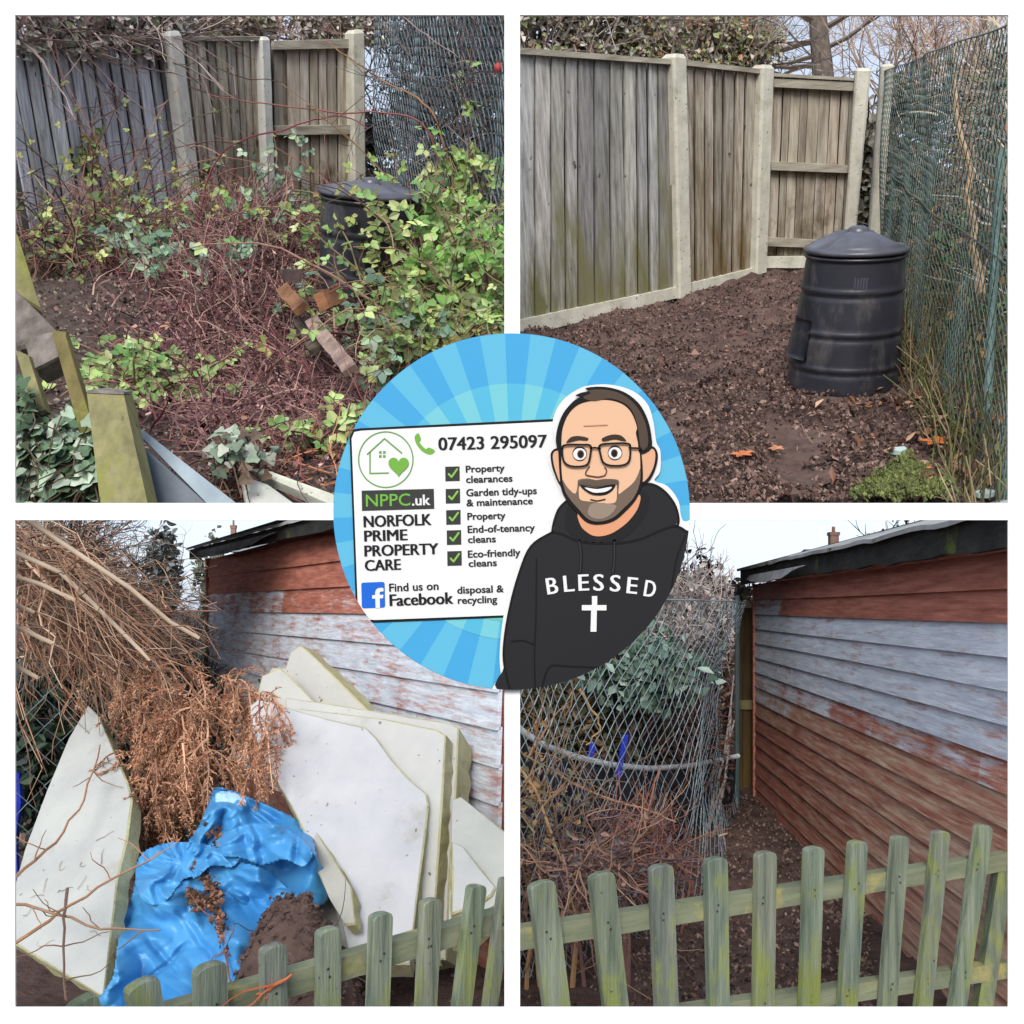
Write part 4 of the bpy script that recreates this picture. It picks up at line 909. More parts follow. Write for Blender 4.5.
# dead heap in the middle
for i, (x, y, size, n, lab) in enumerate(((215, 300, 1.2, 95, 'red brown dead bramble heap left of the broken planks'), (262, 285, 1.4, 120, 'tallest dead bramble heap in the middle of the overgrown plot'), (312, 262, 1.2, 85, 'dead bramble heap leaning on the old bin'), (240, 355, 1.1, 80, 'low dead bramble heap in front of the middle heap'), (180, 262, 1.0, 70, 'dead bramble heap at the foot of the tilted post'), (300, 410, .8, 55, 'sparse dead bramble near the round sign'), (250, 420, .8, 50, 'flattened dead bramble at the near edge of the plot'))):
    bramble('dead_bramble', lab, 'bramble', TL, TL.G(x, y), size, int(n * 2.6), .03, .06, RED, [S(128, 92, 80), S(150, 110, 96)], 100 + i, TL, 'dead bramble heaps', rad=.0095, droop=.24, flat=1.1)
mt = MB()
for _ in range(3000):
    x, y = (r.gauss(248, 50), r.gauss(290, 36)) if r.random() < .8 else (r.gauss(270, 60), r.gauss(400, 50))
    if y < 235 or y > 505 or x > 500: continue
    p = TL.G(x, y); p = p + TL.u * (h_tl(p) + r.uniform(.02, .22)); d = rv(r, 1) + TL.u * .35
    mt.tube(wander(r, p, d, r.uniform(.2, .75), 6, .42, TL.u * -.06), r.uniform(.005, .010), .003, 3, tuple(k_ * .72 for k_ in pick(r, RED + [S(196, 160, 146), S(150, 92, 96)], .3)), cap=False)
o = mt.build('dead_stems', 'stem', None, TL, TL.G(250, 312), clip=TL); kind(o, 'stuff', 'tangle of dead red brown bramble stems over the middle of the overgrown plot', 'stems')
mc = MB()
for _ in range(8000):
    x, y = r.gauss(245, 65), r.gauss(330, 62)
    if y < 235 or y > 508: continue
    p = TL.G(x, y); p = p + TL.u * (h_tl(p) + r.uniform(.01, .18)); mc.chip(p, r, r.uniform(.012, .036), pick(r, RED + [S(60, 48, 50), S(140, 108, 100), S(70, 60, 58), S(84, 58, 58)], .3))
o = mc.build('leaf_litter', 'chip', None, TL, TL.G(245, 330), clip=TL); kind(o, 'stuff', 'red brown crumbled bramble litter over the middle of the overgrown plot', 'litter')
mc = MB()
for _ in range(10000):
    x, y = r.uniform(30, 505), r.uniform(235, 509); p = TL.G(x, y); p = p + TL.u * (h_tl(p) + .01); mc.clod(p, r, r.uniform(.008, .026), pick(r, [S(84, 74, 70), S(112, 98, 92), S(60, 52, 50), S(132, 118, 108)], .3))
o = mc.build('soil_crumbs', 'chip', None, TL, TL.G(250, 400), clip=TL); kind(o, 'stuff', 'soil crumbs over the overgrown plot', 'soil')
# live growth: (px, py on ground, size, stems, leaf density, leaf size, stem cols, leaf cols, label)
live = [
    (70, 276, 2.1, 44, .5, .12, DEAD + [S(92, 92, 70)], OLIVE, 'olive leaved shrub climbing the left end of the leaning panel'),
    (118, 272, 2.0, 44, .5, .12, DEAD + [S(92, 92, 70)], OLIVE + LIME, 'yellow green shrub against the middle of the leaning panel'),
    (150, 275, 1.2, 16, .38, .17, DEAD, GREYG + OLIVE, 'grey green bramble in front of the leaning panel right end'),
    (222, 262, 1.3, 18, .42, .16, DEAD, GREYG + LIME, 'pale bramble at the foot of the brown panel'),
    (285, 268, 1.5, 16, .34, .17, RED, GREYG, 'grey leaved bramble in front of the railed panel'),
    (128, 385, .45, 14, .8, .14, DEAD, LIME, 'small bright green bramble on bare soil near the low fence'),
    (172, 398, .62, 18, .9, .15, DEAD, LIME, 'bushy lime green bramble in the left foreground'),
    (438, 305, 1.9, 50, .74, .17, DEAD + [S(140, 128, 84)], LIME + OLIVE, 'tall leafy bramble in front of the old bin'),
    (482, 315, 2.3, 54, .74, .18, DEAD + [S(140, 128, 84)], LIME + [S(112, 160, 70)], 'highest leafy bramble at the right end by the chain link'),
    (396, 350, 1.3, 34, .66, .16, DEAD, GREYG + LIME, 'grey green bramble just above the round sign'),
    (450, 360, 1.8, 44, .66, .16, DEAD + [S(150, 138, 100)], LIME + OLIVE, 'low leafy bramble spreading over the round sign top'),
    (325, 455, .5, 12, .7, .15, DEAD, LIME, 'lime bramble shoot beside the left edge of the round sign'),
]
for i, (x, y, size, n, lf, ls, sc, lc_, lab) in enumerate(live):
    bramble('bramble', lab, 'bramble', TL, TL.G(x, y), size, int(n * 1.5), lf * .66, ls * .58, sc, lc_, 200 + i, TL, 'live brambles', rad=.012, droop=.12, flat=.55)
for i, (x, y, size, n, sc, lab) in enumerate(((300, 262, 2.6, 30, [S(160, 112, 100), S(140, 92, 84), S(180, 140, 124)], 'loose tangle of bare reddish canes before the railed panel'), (400, 275, 2.8, 40, [S(170, 132, 112), S(150, 112, 98), S(190, 156, 136)], 'loose tangle of bare tan canes around the old bin'), (215, 270, 1.6, 16, [S(150, 104, 96), S(130, 88, 80)], 'loose tangle of bare canes around the tilted post'), (330, 470, 1.0, 22, [S(190, 132, 100), S(170, 112, 84)], 'loose orange tan canes beside the round sign'))):
    bramble('bare_bramble', lab, 'bramble', TL, TL.G(x, y), size, n, .02, .08, sc, OLIVE, 500 + i, TL, None, rad=.0075, droop=.15, flat=.9, segs=14)
# the dense leafy mass on the right: leaf clumps carried on a few stems each
for i, (x, y, Y, ax_, az_, n, cols, lab) in enumerate(((465, 205, 10.2, .42, .62, 950, LIME, 'upper leafy bramble clump against the dark chain link'), (440, 285, 9.4, .58, .52, 1500, LIME + [S(112, 160, 70)], 'broad bright green bramble clump right of the old bin'), (492, 285, 9.2, .36, .75, 1100, LIME + [S(112, 160, 70), S(96, 140, 60)], 'bright green bramble clump at the right gutter'), (405, 345, 8.6, .34, .36, 750, GREYG + LIME, 'grey green bramble clump above the shoulder of the round sign'), (465, 335, 8.6, .62, .26, 900, LIME + OLIVE, 'yellowing bramble clump along the top of the round sign'))):
    c = pt(x, y, Y); g = TL.drop(c); t = thing('bramble', lab, 'bramble', g, TL, 'live brambles'); a, b = MB(), MB(); rr = random.Random(800 + i)
    ce = [c + TL.x * rr.gauss(0, ax_ * .55) + TL.u * rr.gauss(0, az_ * .55) + TL.y * rr.gauss(0, .3) for _ in range(34)]
    for _ in range(n // 5):
        q = rr.choice(ce); p = q + rv(rr, .13); trifoliate(a, rr, p, rv(rr, 1), TL.u * .5 + (E - p).normalized() * .7 + rv(rr, .7), rr.uniform(.05, .125), pick(rr, cols, .3))
    for q in ce:
        f = g + TL.x * rr.gauss(0, .2) + TL.y * rr.gauss(0, .2); m = lerp(f, q, .55) + TL.u * .15 + rv(rr, .12); b.tube([f, lerp(f, m, .5) + rv(rr, .04), m, q], .010, .005, 4, pick(rr, DEAD + [S(150, 138, 96)], .2), cap=False)
        for _ in range(3): b.tube(wander(rr, q, rv(rr, 1), .35, 5, .35), .005, .003, 3, pick(rr, [S(160, 146, 108), S(150, 118, 96)], .2), cap=False)
    a.build('foliage', 'leaf', t, clip=TL); b.build('stems', 'stem', t, clip=TL)
for i, (x, y, Y, sx, sz, n, cols, lab) in enumerate(((283, 168, 12.6, .42, .5, 46, GREYG, 'pale grey leaved bramble tips before the railed panel'), (266, 228, 11.6, .5, .3, 44, GREYG + LIME, 'pale bramble leaves behind the dead heap'), (140, 246, 11.4, .45, .25, 44, GREYG, 'grey green bramble leaves at the foot of the leaning panel'), (205, 262, 10.6, .5, .3, 34, GREYG, 'few pale bramble leaves over the left of the dead heap'), (385, 232, 9.9, .34, .4, 90, LIME + OLIVE, 'leafy bramble trailing over the front of the old bin'), (372, 190, 11.0, .4, .1, 40, LIME + OLIVE, 'bramble leaves lying on the lid of the old bin'), (95, 165, 13.2, .8, .7, 110, OLIVE, 'thin olive bramble climbing before the leaning panel'))):
    c = pt(x, y, Y); g = TL.drop(c); t = thing('bramble', lab, 'bramble', g, TL, 'live brambles'); a, b = MB(), MB(); rr = random.Random(900 + i)
    for k in range(max(7, n // 7)):
        q = c + TL.x * rr.gauss(0, sx * .6) + TL.u * rr.gauss(0, sz * .6); f = g + TL.x * rr.gauss(0, .25); m = lerp(f, q, .6) + TL.u * .2 + rv(rr, .15); pts = [f, lerp(f, m, .5) + rv(rr, .06), m, lerp(m, q, .5) + rv(rr, .05), q]; b.tube(pts, .009, .004, 4, pick(rr, DEAD, .2), cap=False)
        for j in range(7): p = lerp(m, q, rr.uniform(.2, 1.1)) + rv(rr, .16); trifoliate(a, rr, p, rv(rr, 1), TL.u * .5 + (E - p).normalized() * .7 + rv(rr, .6), rr.uniform(.05, .12), pick(rr, cols, .24))
    a.build('foliage', 'leaf', t, clip=TL); b.build('stems', 'stem', t, clip=TL)
# long arching canes across the railed panel and chain link
for i, (pts_, c, lab) in enumerate((
        ([(396, 12), (440, 45), (475, 70), (500, 85)], S(168, 140, 138), 'pale cane arching down across the dark chain link'),
        ([(205, 95), (260, 103), (330, 112), (420, 122)], S(150, 92, 84), 'thin red cane crossing in front of the posts'),
        ([(225, 150), (290, 128), (340, 116), (372, 132)], S(140, 70, 84), 'arched crimson cane over the railed panel'),
        ([(320, 38), (352, 60), (385, 82), (430, 110)], S(160, 116, 84), 'tan cane slanting from the last post to the mesh'),
        ([(328, 250), (360, 235), (430, 210), (503, 168)], S(150, 118, 96), 'brown cane rising to the right across the old bin'))):
    Y = 11.2; q = [pt(x, y, Y + r.uniform(-.4, .4)) for x, y in pts_]; lo = min(q, key=lambda p: TL.h(p))
    if lo is q[-1] or lo is not q[0]: q = q[::-1]
    foot = TL.drop(q[0]) - TL.x * .5 * (1 if q[-1].x > q[0].x else -1); q = [foot, lerp(foot, q[0], .6) - TL.x * .12 * (1 if q[-1].x > q[0].x else -1)] + q; dense = []
    for k in range(len(q) - 1):
        p0, p1, p2, p3 = q[max(k - 1, 0)], q[k], q[k + 1], q[min(k + 2, len(q) - 1)]
        for s_ in range(7):
            t_ = s_ / 7; dense.append(.5 * (2 * p1 + (p2 - p0) * t_ + (2 * p0 - 5 * p1 + 4 * p2 - p3) * t_ * t_ + (p3 - p0 + 3 * (p1 - p2)) * t_ ** 3) + rv(r, .012))
    mb = MB(); mb.tube(dense, .013, .006, 5, c)
    o = mb.build('bramble_cane', 'stem', None, TL, foot, clip=TL); tag(o, lab, 'bramble cane')

# broken planks in the heap
def plank(label, a, b, wd, th_, m, ca=(1, 1, 1), jag=.06):
    mb = MB(); d = (b - a).normalized(); s_ = d.cross((E - a).normalized()).normalized(); n = s_.cross(d).normalized(); N = 10; rr = random.Random(int(a.x * 999))
    rows = []
    for i in range(N + 1):
        p = lerp(a, b, i / N); e = rr.uniform(-.008, .008); j = d * (rr.uniform(-jag, jag) if i in (0, N) else 0)
        rows.append([p - s_ * (wd / 2 + e) + j, p + s_ * (wd / 2 - e), p + s_ * (wd / 2 - e) - n * th_ * -1, p - s_ * (wd / 2 + e) + n * th_ + j])
    vs = [q for w_ in rows for q in w_]; fs = [(3, 2, 1, 0), tuple(len(vs) - 4 + k for k in range(4))]
    for i in range(N):
        for k in range(4): fs.append((i * 4 + k, i * 4 + (k + 1) % 4, i * 4 + 4 + (k + 1) % 4, i * 4 + 4 + k))
    mb.add(vs, fs, ca); o = mb.build('plank', m, None, TL, a); return tag(o, label, 'plank')
def tg(x, y, h=0.0): return TL.G(x, y, h)
plank('long pinkish brown plank leaning out of the dead bramble heap', tg(313, 322, .55), tg(352, 372, .45), .12, .05, 'old_wood', (1.35, 1.1, 1.02))
plank('short grey plank beneath the long pinkish one', tg(302, 322, .42), tg(318, 352, .35), .13, .05, 'old_wood', S(190, 180, 165))
plank('rotten orange plank end poking from the heap', tg(286, 292, .62), tg(303, 312, .6), .13, .07, 'rot_wood')
plank('rotten split orange block beside the bin', tg(316, 305, .72), tg(334, 296, .72), .15, .10, 'rot_wood', (1.05, .95, .9))
plank('dark small board lying on top of the heap', tg(284, 276, .75), tg(300, 276, .75), .12, .05, 'old_wood', S(190, 170, 175))

# low mossy fence in the near left corner
def bar(name, label, cat, pts4, Y, depth, m, col=(1, 1, 1), Ys=None, parent=None):
    Ys = Ys or (Y,) * 4; q = [pt(x, y, yy) for (x, y), yy in zip(pts4, Ys)]; n = (q[1] - q[0]).cross(q[3] - q[0]).normalized()
    if n.dot(E - q[0]) < 0: n = -n
    mb = MB(); c = (q[0] + q[1] + q[2] + q[3]) / 4; fr = [lerp(p, c, .06) + n * .02 for p in q]
    vs = fr + q + [p - n * depth for p in q]; fs = [(0, 1, 2, 3), (11, 10, 9, 8)] + [(i, 4 + i, 4 + (i + 1) % 4, (i + 1) % 4) for i in range(4)] + [(4 + i, 8 + i, 8 + (i + 1) % 4, 4 + (i + 1) % 4) for i in range(4)]
    mb.add(vs, fs, col); o = mb.build(name, m, parent, TL, TL.drop((q[2] + q[3]) / 2))
    if parent: o['label'] = label; return o
    return tag(o, label, cat)
Y0 = 5.9
def mossy(name, label, cat, pts4, Ya, Yb, depth, m, col=(1, 1, 1), parent=None): return bar(name, label, cat, pts4, 0, depth, m, col, Ys=(Ya, Ya, Yb, Yb), parent=parent)
lowf = thing('low_fence', 'broken low fence of mossy slats and a bleached rail in the near left corner', 'fence', TL.G(60, 509), TL)
mossy('slat', 'pale mossy fence slat leaning in at the far left edge', 'fence slat', [(4, 215), (18, 236), (42, 312), (16, 296)], 6.6, 6.5, .07, 'moss_wood', S(235, 235, 225), parent=lowf)
mossy('rail', 'bleached wooden rail end running to the left edge of the low fence', 'fence rail', [(-6, 292), (12, 286), (66, 340), (20, 350)], 6.3, 6.05, .12, 'old_wood', S(230, 226, 224), parent=lowf)
mossy('rail', 'broken grey block end of the top rail between two slats', 'fence rail', [(24, 340), (56, 332), (66, 356), (34, 372)], 6.0, 5.95, .16, 'old_wood', parent=lowf)
mossy('slat', 'yellowed curved fence slat holding the broken rail block', 'fence slat', [(52, 330), (66, 332), (112, 486), (96, 486)], 5.92, 5.85, .05, 'moss_wood', S(220, 210, 190), parent=lowf)
mossy('slat', 'thin pale fence slat left of the broken rail block', 'fence slat', [(16, 350), (30, 356), (48, 412), (36, 416)], 5.92, 5.9, .05, 'moss_wood', parent=lowf)
mb = MB(); c0 = pt(112, 399, 5.75); c1 = pt(132, 509, 5.6); ax = (c1 - c0); s1 = V((1, 0, 0)) * .107; s2 = V((0, 1, 0)) * .1
top = [c0 - s1 * .95 - s2 + V((0, 0, .01)), c0 + s1 * 1.0 - s2, c0 + s1 * .75 + s2 + V((0, 0, .05)), c0 - s1 * .6 + s2 + V((0, 0, .07))]; bot = [c1 - s1 * 1.25 - s2, c1 + s1 * 1.2 - s2, c1 + s1 * 1.1 + s2, c1 - s1 + s2]
N = 8
for i in range(N): mb.box8([lerp(a, b, i / N) for a, b in zip(top, bot)], [lerp(a, b, (i + 1) / N) for a, b in zip(top, bot)], (1, 1, 1))
lp_ = thing('fence_post', 'stout square post green with algae beside the tin edging', 'fence post', TL.drop(c1), TL)
mb.build('shaft', 'moss_wood', lp_)
mb = MB(); mb.box8([p + V((0, 0, .004)) for p in top], [p + V((0, 0, .018)) for p in top]); mb.build('sawn_top', 'old_wood', lp_)
mossy('edging_strip', 'galvanised tin edging strip running down from the algae post', 'edging', [(136, 432), (143, 430), (240, 506), (212, 509)], 6.1, 5.9, .04, 'tin', S(250, 250, 250))
mossy('edging_strip', 'shadowed lower fold of the tin edging', 'edging', [(139, 446), (150, 452), (214, 509), (150, 509)], 6.0, 5.95, .03, 'tin', S(150, 155, 165))  # same tin with a darker tint: the fold's shade is painted in
mossy('edging_board', 'flaking white board lying by the left edge of the round sign', 'edging', [(246, 470), (262, 470), (336, 497), (336, 509)], 6.5, 6.3, .06, 'concrete', S(245, 250, 250)); 
mossy('edging_board', 'short white board stub left of the longer flaking board', 'edging', [(240, 476), (268, 486), (300, 509), (246, 509)], 6.42, 6.3, .05, 'concrete', S(225, 230, 238))
# broad ivy in the near corner
for i, (x0, y0, sx, sy, n, cols, lab) in enumerate(((58, 462, 40, 36, 460, [S(112, 138, 112), S(84, 112, 84), S(150, 170, 148), S(70, 96, 66), S(176, 190, 172)], 'dark broad leaved ivy filling the near left corner'), (22, 420, 16, 40, 160, [S(66, 92, 62), S(84, 108, 78), S(52, 72, 48)], 'narrow ivy trail under the bleached rail'), (235, 452, 28, 18, 130, [S(124, 142, 122), S(88, 104, 86), S(160, 164, 152), S(104, 84, 70)], 'grey ivy sprawling behind the tin edging'))):
    t = thing('ivy', lab, 'ivy', TL.G(x0, min(505, y0 + sy)), TL, 'ivy in the near corner'); a, b = MB(), MB(); rr = random.Random(70 + i)
    for _ in range(n):
        x, y = x0 + rr.gauss(0, sx * .55), min(508, y0 + rr.gauss(0, sy * .55)); p = pt(x, y, 5.95 + rr.uniform(-.25, .3) + (.5 if i == 2 else 0)); nn = (V((0, -1, .7)) + rv(rr, .6)).normalized(); d = rv(rr, 1); d = (d - nn * d.dot(nn)).normalized(); s_ = nn.cross(d)
        L = rr.uniform(.05, .11) * (1.15 if i == 0 else .8); c = pick(rr, cols, .3)
        pr = [(0, 0), (.42, -.12), (.62, .25), (.4, .5), (.22, .95), (0, 1.15), (-.22, .95), (-.4, .5), (-.62, .25), (-.42, -.12)]
        ctr = p + d * L * .4 - nn * L * .08; a.add([p + s_ * (q[0] * L) + d * (q[1] * L) for q in pr] + [ctr], [(k, (k + 1) % 10, 10) for k in range(10)], c)
        if rr.random() < .5: b.tube(wander(rr, p, rv(rr, 1) + V((0, 0, -1)), .3, 4, .3), .006, .004, 3, S(90, 76, 62), cap=False)
    a.build('foliage', 'leaf', t, clip=TL); b.build('stems', 'stem', t, clip=TL)
for i, (x, y, h, lab) in enumerate(((442, 262, .75, 'red rosehip among the leaves right of the old bin'), (475, 285, .75, 'red rosehip low in the leafy bramble'), (498, 68, 2.2, 'red rosehip high against the dark chain link'))):
    mb = MB(); c = pt(x, y, 9.6); N = 8
    for j in range(6):
        for k in range(N):
            a, b = math.pi * j / 5, 2 * math.pi * k / N; mb.v.append(c + V((math.sin(a) * math.cos(b), math.sin(a) * math.sin(b), math.cos(a) * 1.25)) * .04); mb.c.append(S(176, 62, 62))
    for j in range(5):
        for k in range(N): mb.f.append((j * N + k, j * N + (k + 1) % N, (j + 1) * N + (k + 1) % N, (j + 1) * N + k))
    mb.tube([c + V((0, 0, .05)), c + V((.05, .02, .16))], .006, .005, 3, S(92, 84, 50)); tag(mb.build('rosehip', 'leaf', None, TL, c, smooth=True), lab, 'rosehip')

hedge('dark_hedge', 'dark hedge in the gap between the last concrete post and the dark chain link', TL, Q2, 356, 440, lambda f: 0, 235, 1.4, 5200, .15, [S(96, 98, 96), S(120, 118, 114), S(80, 86, 72), S(140, 132, 128)], 26, 140, clip=TL, depth=1.2)
# ================================================================== lower half: shared ground, sheds, picket fences
r = random.Random(41)
mb = MB(); R_ = 900.0; N = 24
for j in range(N + 1):
    for i in range(N + 1):
        f = lambda k: math.copysign(abs(2 * k / N - 1) ** 3, 2 * k / N - 1) * R_
        mb.v.append(V((f(i), f(j), 0))); mb.c.append((1, 1, 1))
for j in range(N):
    for i in range(N): mb.f.append((j * (N + 1) + i, j * (N + 1) + i + 1, (j + 1) * (N + 1) + i + 1, (j + 1) * (N + 1) + i))
kind(mb.build('ground', 'soil_dark', None, BL, V((0, 0, 0))), 'structure')
def h_b(p): return .012 + .05 * abs(fnoise(p, 1.1, 3)) + .03 * abs(fnoise(p + V((3, 8, 1)), 5, 3)) + .012 * abs(fnoise(p + V((3, 1, 1)), 16, 2))
mb = MB(); nx, ny = 190, 210
for j in range(ny + 1):
    y = 2.6 + 7.4 * (j / ny) ** 1.3
    for i in range(nx + 1):
        x = lerp(-3.2, 2.6, i / nx) * (y / 7 + .25); p = V((x, y, 0)); mb.v.append(p + V((0, 0, h_b(p)))); mb.c.append((1, 1, 1))
for j in range(ny):
    for i in range(nx): mb.f.append((j * (nx + 1) + i, j * (nx + 1) + i + 1, (j + 1) * (nx + 1) + i + 1, (j + 1) * (nx + 1) + i))
kind(mb.build('soil', 'soil', None, BL, V((0, 5, 0)), smooth=True), 'structure')
mc = MB()
for _ in range(15000):
    Y = 3 + 5.5 * r.random() ** 1.5; X = r.uniform(.12, .36) * Y if r.random() < .75 else r.uniform(-.45, .1) * Y; p = V((X, Y, 0)); p.z = h_b(p)
    if r.random() < .5: mc.clod(p, r, r.uniform(.004, .015), pick(r, [S(78, 64, 60), S(104, 88, 82), S(54, 46, 44), S(124, 106, 98)], .3))
    else: mc.chip(p + V((0, 0, .008)), r, r.uniform(.005, .017), pick(r, [S(104, 84, 76), S(78, 62, 58), S(130, 110, 100), S(110, 82, 70)], .3))
kind(mc.build('soil_crumbs', 'chip', None, BR, V((1, 4, 0))), 'stuff', 'loose soil crumbs and leaf bits behind the picket fences', 'soil')

def shed(label, A, B, hgt, n, paint, over, roofpts, cell, fas_h=.13, roof_w=2.2, roof_rise=.5, seed=1, corner=True, xcut=None):
    """A far foot, B near foot of the long wall"""
    rr = random.Random(seed); d = (B - A).normalized(); u = V((0, 0, 1)); nn = d.cross(u)
    if nn.dot(E - A) < 0: nn = -nn
    t = thing('shed', label, 'shed', A); L = (B - A).length; bh = hgt / n; NS_ = 26
    for i in range(n):
        mb = MB(); z1 = hgt - i * bh; z0 = z1 - bh - .012; k = rr.uniform(.86, 1.1); sag = rr.uniform(-.004, .004)
        for s_ in range(NS_):
            a, b = s_ / NS_, (s_ + 1) / NS_
            def cs(q):
                p = A + d * (L * q); w_ = sag * math.sin(q * 3.1)
                return [p + u * (z1 + w_) + nn * .003, p + u * (z0 + w_) + nn * .020, p + u * (z0 + w_) - nn * .004, p + u * (z1 + w_) - nn * .012]
            c0, c1 = cs(a), cs(b); pa = paint(i, a, rr); pb = paint(i, b, rr); base = len(mb.v)
            mb.v += c0 + c1; mb.c += [(pa[0], pa[1], 0)] * 4 + [(pb[0], pb[1], 0)] * 4
            mb.f += [(base, base + 1, base + 5, base + 4), (base + 1, base + 2, base + 6, base + 5), (base + 2, base + 3, base + 7, base + 6), (base + 3, base, base + 4, base + 7)]
            if s_ == 0: mb.f.append((base, base + 3, base + 2, base + 1))
            if s_ == NS_ - 1: mb.f.append((base + 4, base + 5, base + 6, base + 7))
        mb.build('board', 'shed', t)
    bk = -nn
    mb = MB(); e0 = A + bk * .02; mb.prism([e0, e0 + u * hgt, e0 + bk * roof_w + u * (hgt + roof_rise * .8), e0 + bk * roof_w], d * .03, (0.0, .2, 0)); mb.build('end_wall', 'shed', t)
    e1 = B + bk * .02; bw = V((0, roof_w, 0)) if xcut is not None else bk * roof_w
    mb = MB(); mb.prism([e1, e1 + u * hgt, e1 + bw + u * (hgt + (0 if xcut is not None else roof_rise * .8)), e1 + bw], d * -.03, (0.0, .2, 0)); mb.build('end_wall', 'shed', t)
    if corner:
        mb = MB(); c = A - d * .05; w_ = d * .05; mb.prism([c + nn * .03, c + w_ + nn * .03, c + w_ + nn * .03 + u * hgt, c + nn * .03 + u * hgt], nn * -.05, (.32, .3, 0)); mb.build('corner_trim', 'shed', t)
    # eave: felted roof deck with a dark mossy fascia, set proud of the wall
    a0 = A - d * .22 + nn * over; b0 = B + d * .15 + nn * over; NF = 40; mb = MB()
    for i in range(NF):
        a, b = i / NF, (i + 1) / NF; p, q = lerp(a0, b0, a), lerp(a0, b0, b); j1, j2 = .010 * fnoise(p, 3, 3), .010 * fnoise(q, 3, 3)
        mb.prism([p + u * (hgt + .0 + j1), q + u * (hgt + .0 + j2), q + u * (hgt + fas_h), p + u * (hgt + fas_h)], bk * .03)
    mb.build('fascia', 'fascia', t)
    mb = MB(); NR = 40
    for i in range(NR):
        a, b = i / NR, (i + 1) / NR; lo = .012
        def vmax(q):
            p = lerp(a0, b0, q); return 1.0 if xcut is None or bk.x <= 0 else max(.01, min(1.0, (xcut - p.x) / bk.x / (roof_w + over)))
        def rp(q, v): p = lerp(a0, b0, q) + nn * (.03 if v == 0 else 0); return p + bk * ((roof_w + over) * v) + u * (hgt + fas_h + lo + roof_rise * v + .012 * fnoise(p + V((0, 0, v * 3)), 2.5, 3))
        mb.box8([rp(a, 0), rp(b, 0), rp(b, vmax(b)), rp(a, vmax(a))], [p - u * .02 for p in (rp(a, 0), rp(b, 0), rp(b, vmax(b)), rp(a, vmax(a)))])
    mb.build('roof', 'shed_felt', t)
    mb = MB(); mb.prism([A - d * .2 + nn * (over - .03) + u * (hgt + .03), B + d * .14 + nn * (over - .03) + u * (hgt + .03), B + d * .14 + bk * .01 + u * (hgt + .03), A - d * .2 + bk * .01 + u * (hgt + .03)], u * .02)
    mb.build('soffit', 'fascia', t)
    return t, nn, d
A, B = V((2.04, 8.33, 0)), V((1.735, 3.35, 0))
def paint_r(i, q, rr):
    j = rr.uniform(-.05, .05)
    if i == 0: p, g = .05, .1
    elif i == 1: p, g = (.56 if q < .2 else .32 - .7 * (q - .2)), .2
    elif i <= 5: p, g = .67 - .03 * abs(i - 3) * .5, .3
    elif i == 6: p, g = (.56 if q < .5 else .46), .35
    elif i == 7: p, g = (.52 if q < .3 else .26), .45
    elif i == 8: p, g = .18, .42
    else: p, g = (.16 + .12 * q), .29 + .24 * q
    return (max(0, p + j), g)
sh, nR, dR = shed('long red boarded shed with a broad band of flaking pale blue paint', A, B, 1.80, 15, paint_r, .10, None, BR, .12, 2.2, .62, 4)
# torn grey sheet hanging from the eave at the far end
def torn(label, A, nn, d, L, f0, f1, z0, seed, n=10, off=.13):
    mb = MB(); rr = random.Random(seed); rows = []
    for i in range(n + 1):
        p = A + d * (L * lerp(f0, f1, i / n)) + nn * off; dep = .07 * math.sin(math.pi * min(1, (i + .6) / n)) ** .6 + rr.uniform(0, .012)
        rows.append([p + V((0, 0, z0)), p + nn * .012 + V((0, 0, z0 - dep * .5)), p + nn * .03 + V((0, 0, z0 - dep))])
    for i in range(n):
        for k in range(2): mb.box8([rows[i][k], rows[i + 1][k], rows[i + 1][k + 1], rows[i][k + 1]], [q - nn * .004 for q in (rows[i][k], rows[i + 1][k], rows[i + 1][k + 1], rows[i][k + 1])])
    o = mb.build('torn_sheet', 'tarp_grey', None, BL, rows[0][0]); return tag(o, label, 'torn sheet')
torn('torn grey plastic strip hanging under the far eave of the striped shed', A, nR, dR, (B - A).length, .08, .46, 1.86, 3)
# lower left shed
eA, eB = V((-3.07, 9.4, 0)), V((-.03, 4.25, 0)); dl = (eB - eA).normalized(); nl = dl.cross(V((0, 0, 1)));  nl = nl if nl.dot(E - eA) > 0 else -nl
lA, lB = eA + dl * .35 - nl * .14, eB + dl * .18 - nl * .14; lB.x = min(lB.x, -.05)
def paint_l(i, q, rr):
    j = rr.uniform(-.05, .05)
    if i <= 1: return (.02 + (.3 if i == 1 and q > .75 else 0), .1)
    if i == 2: return ((.52 if q < .45 else .36) + j, .25)
    if i <= 10: return (.60 + j, .3)
    return (.3 + j, .35)
sl, nL, dL = shed('weathered shed behind the white foam boards, grey blue boards under a red top board', lA, lB, 2.05, 13, paint_l, .14, None, BL, .09, 2.4, .9, 9, xcut=-.02)
torn('torn dark grey sheet sagging under the eave of the shed behind the foam boards', lA, nL, dL, (lB - lA).length, .06, .5, 2.1, 5, off=.17)

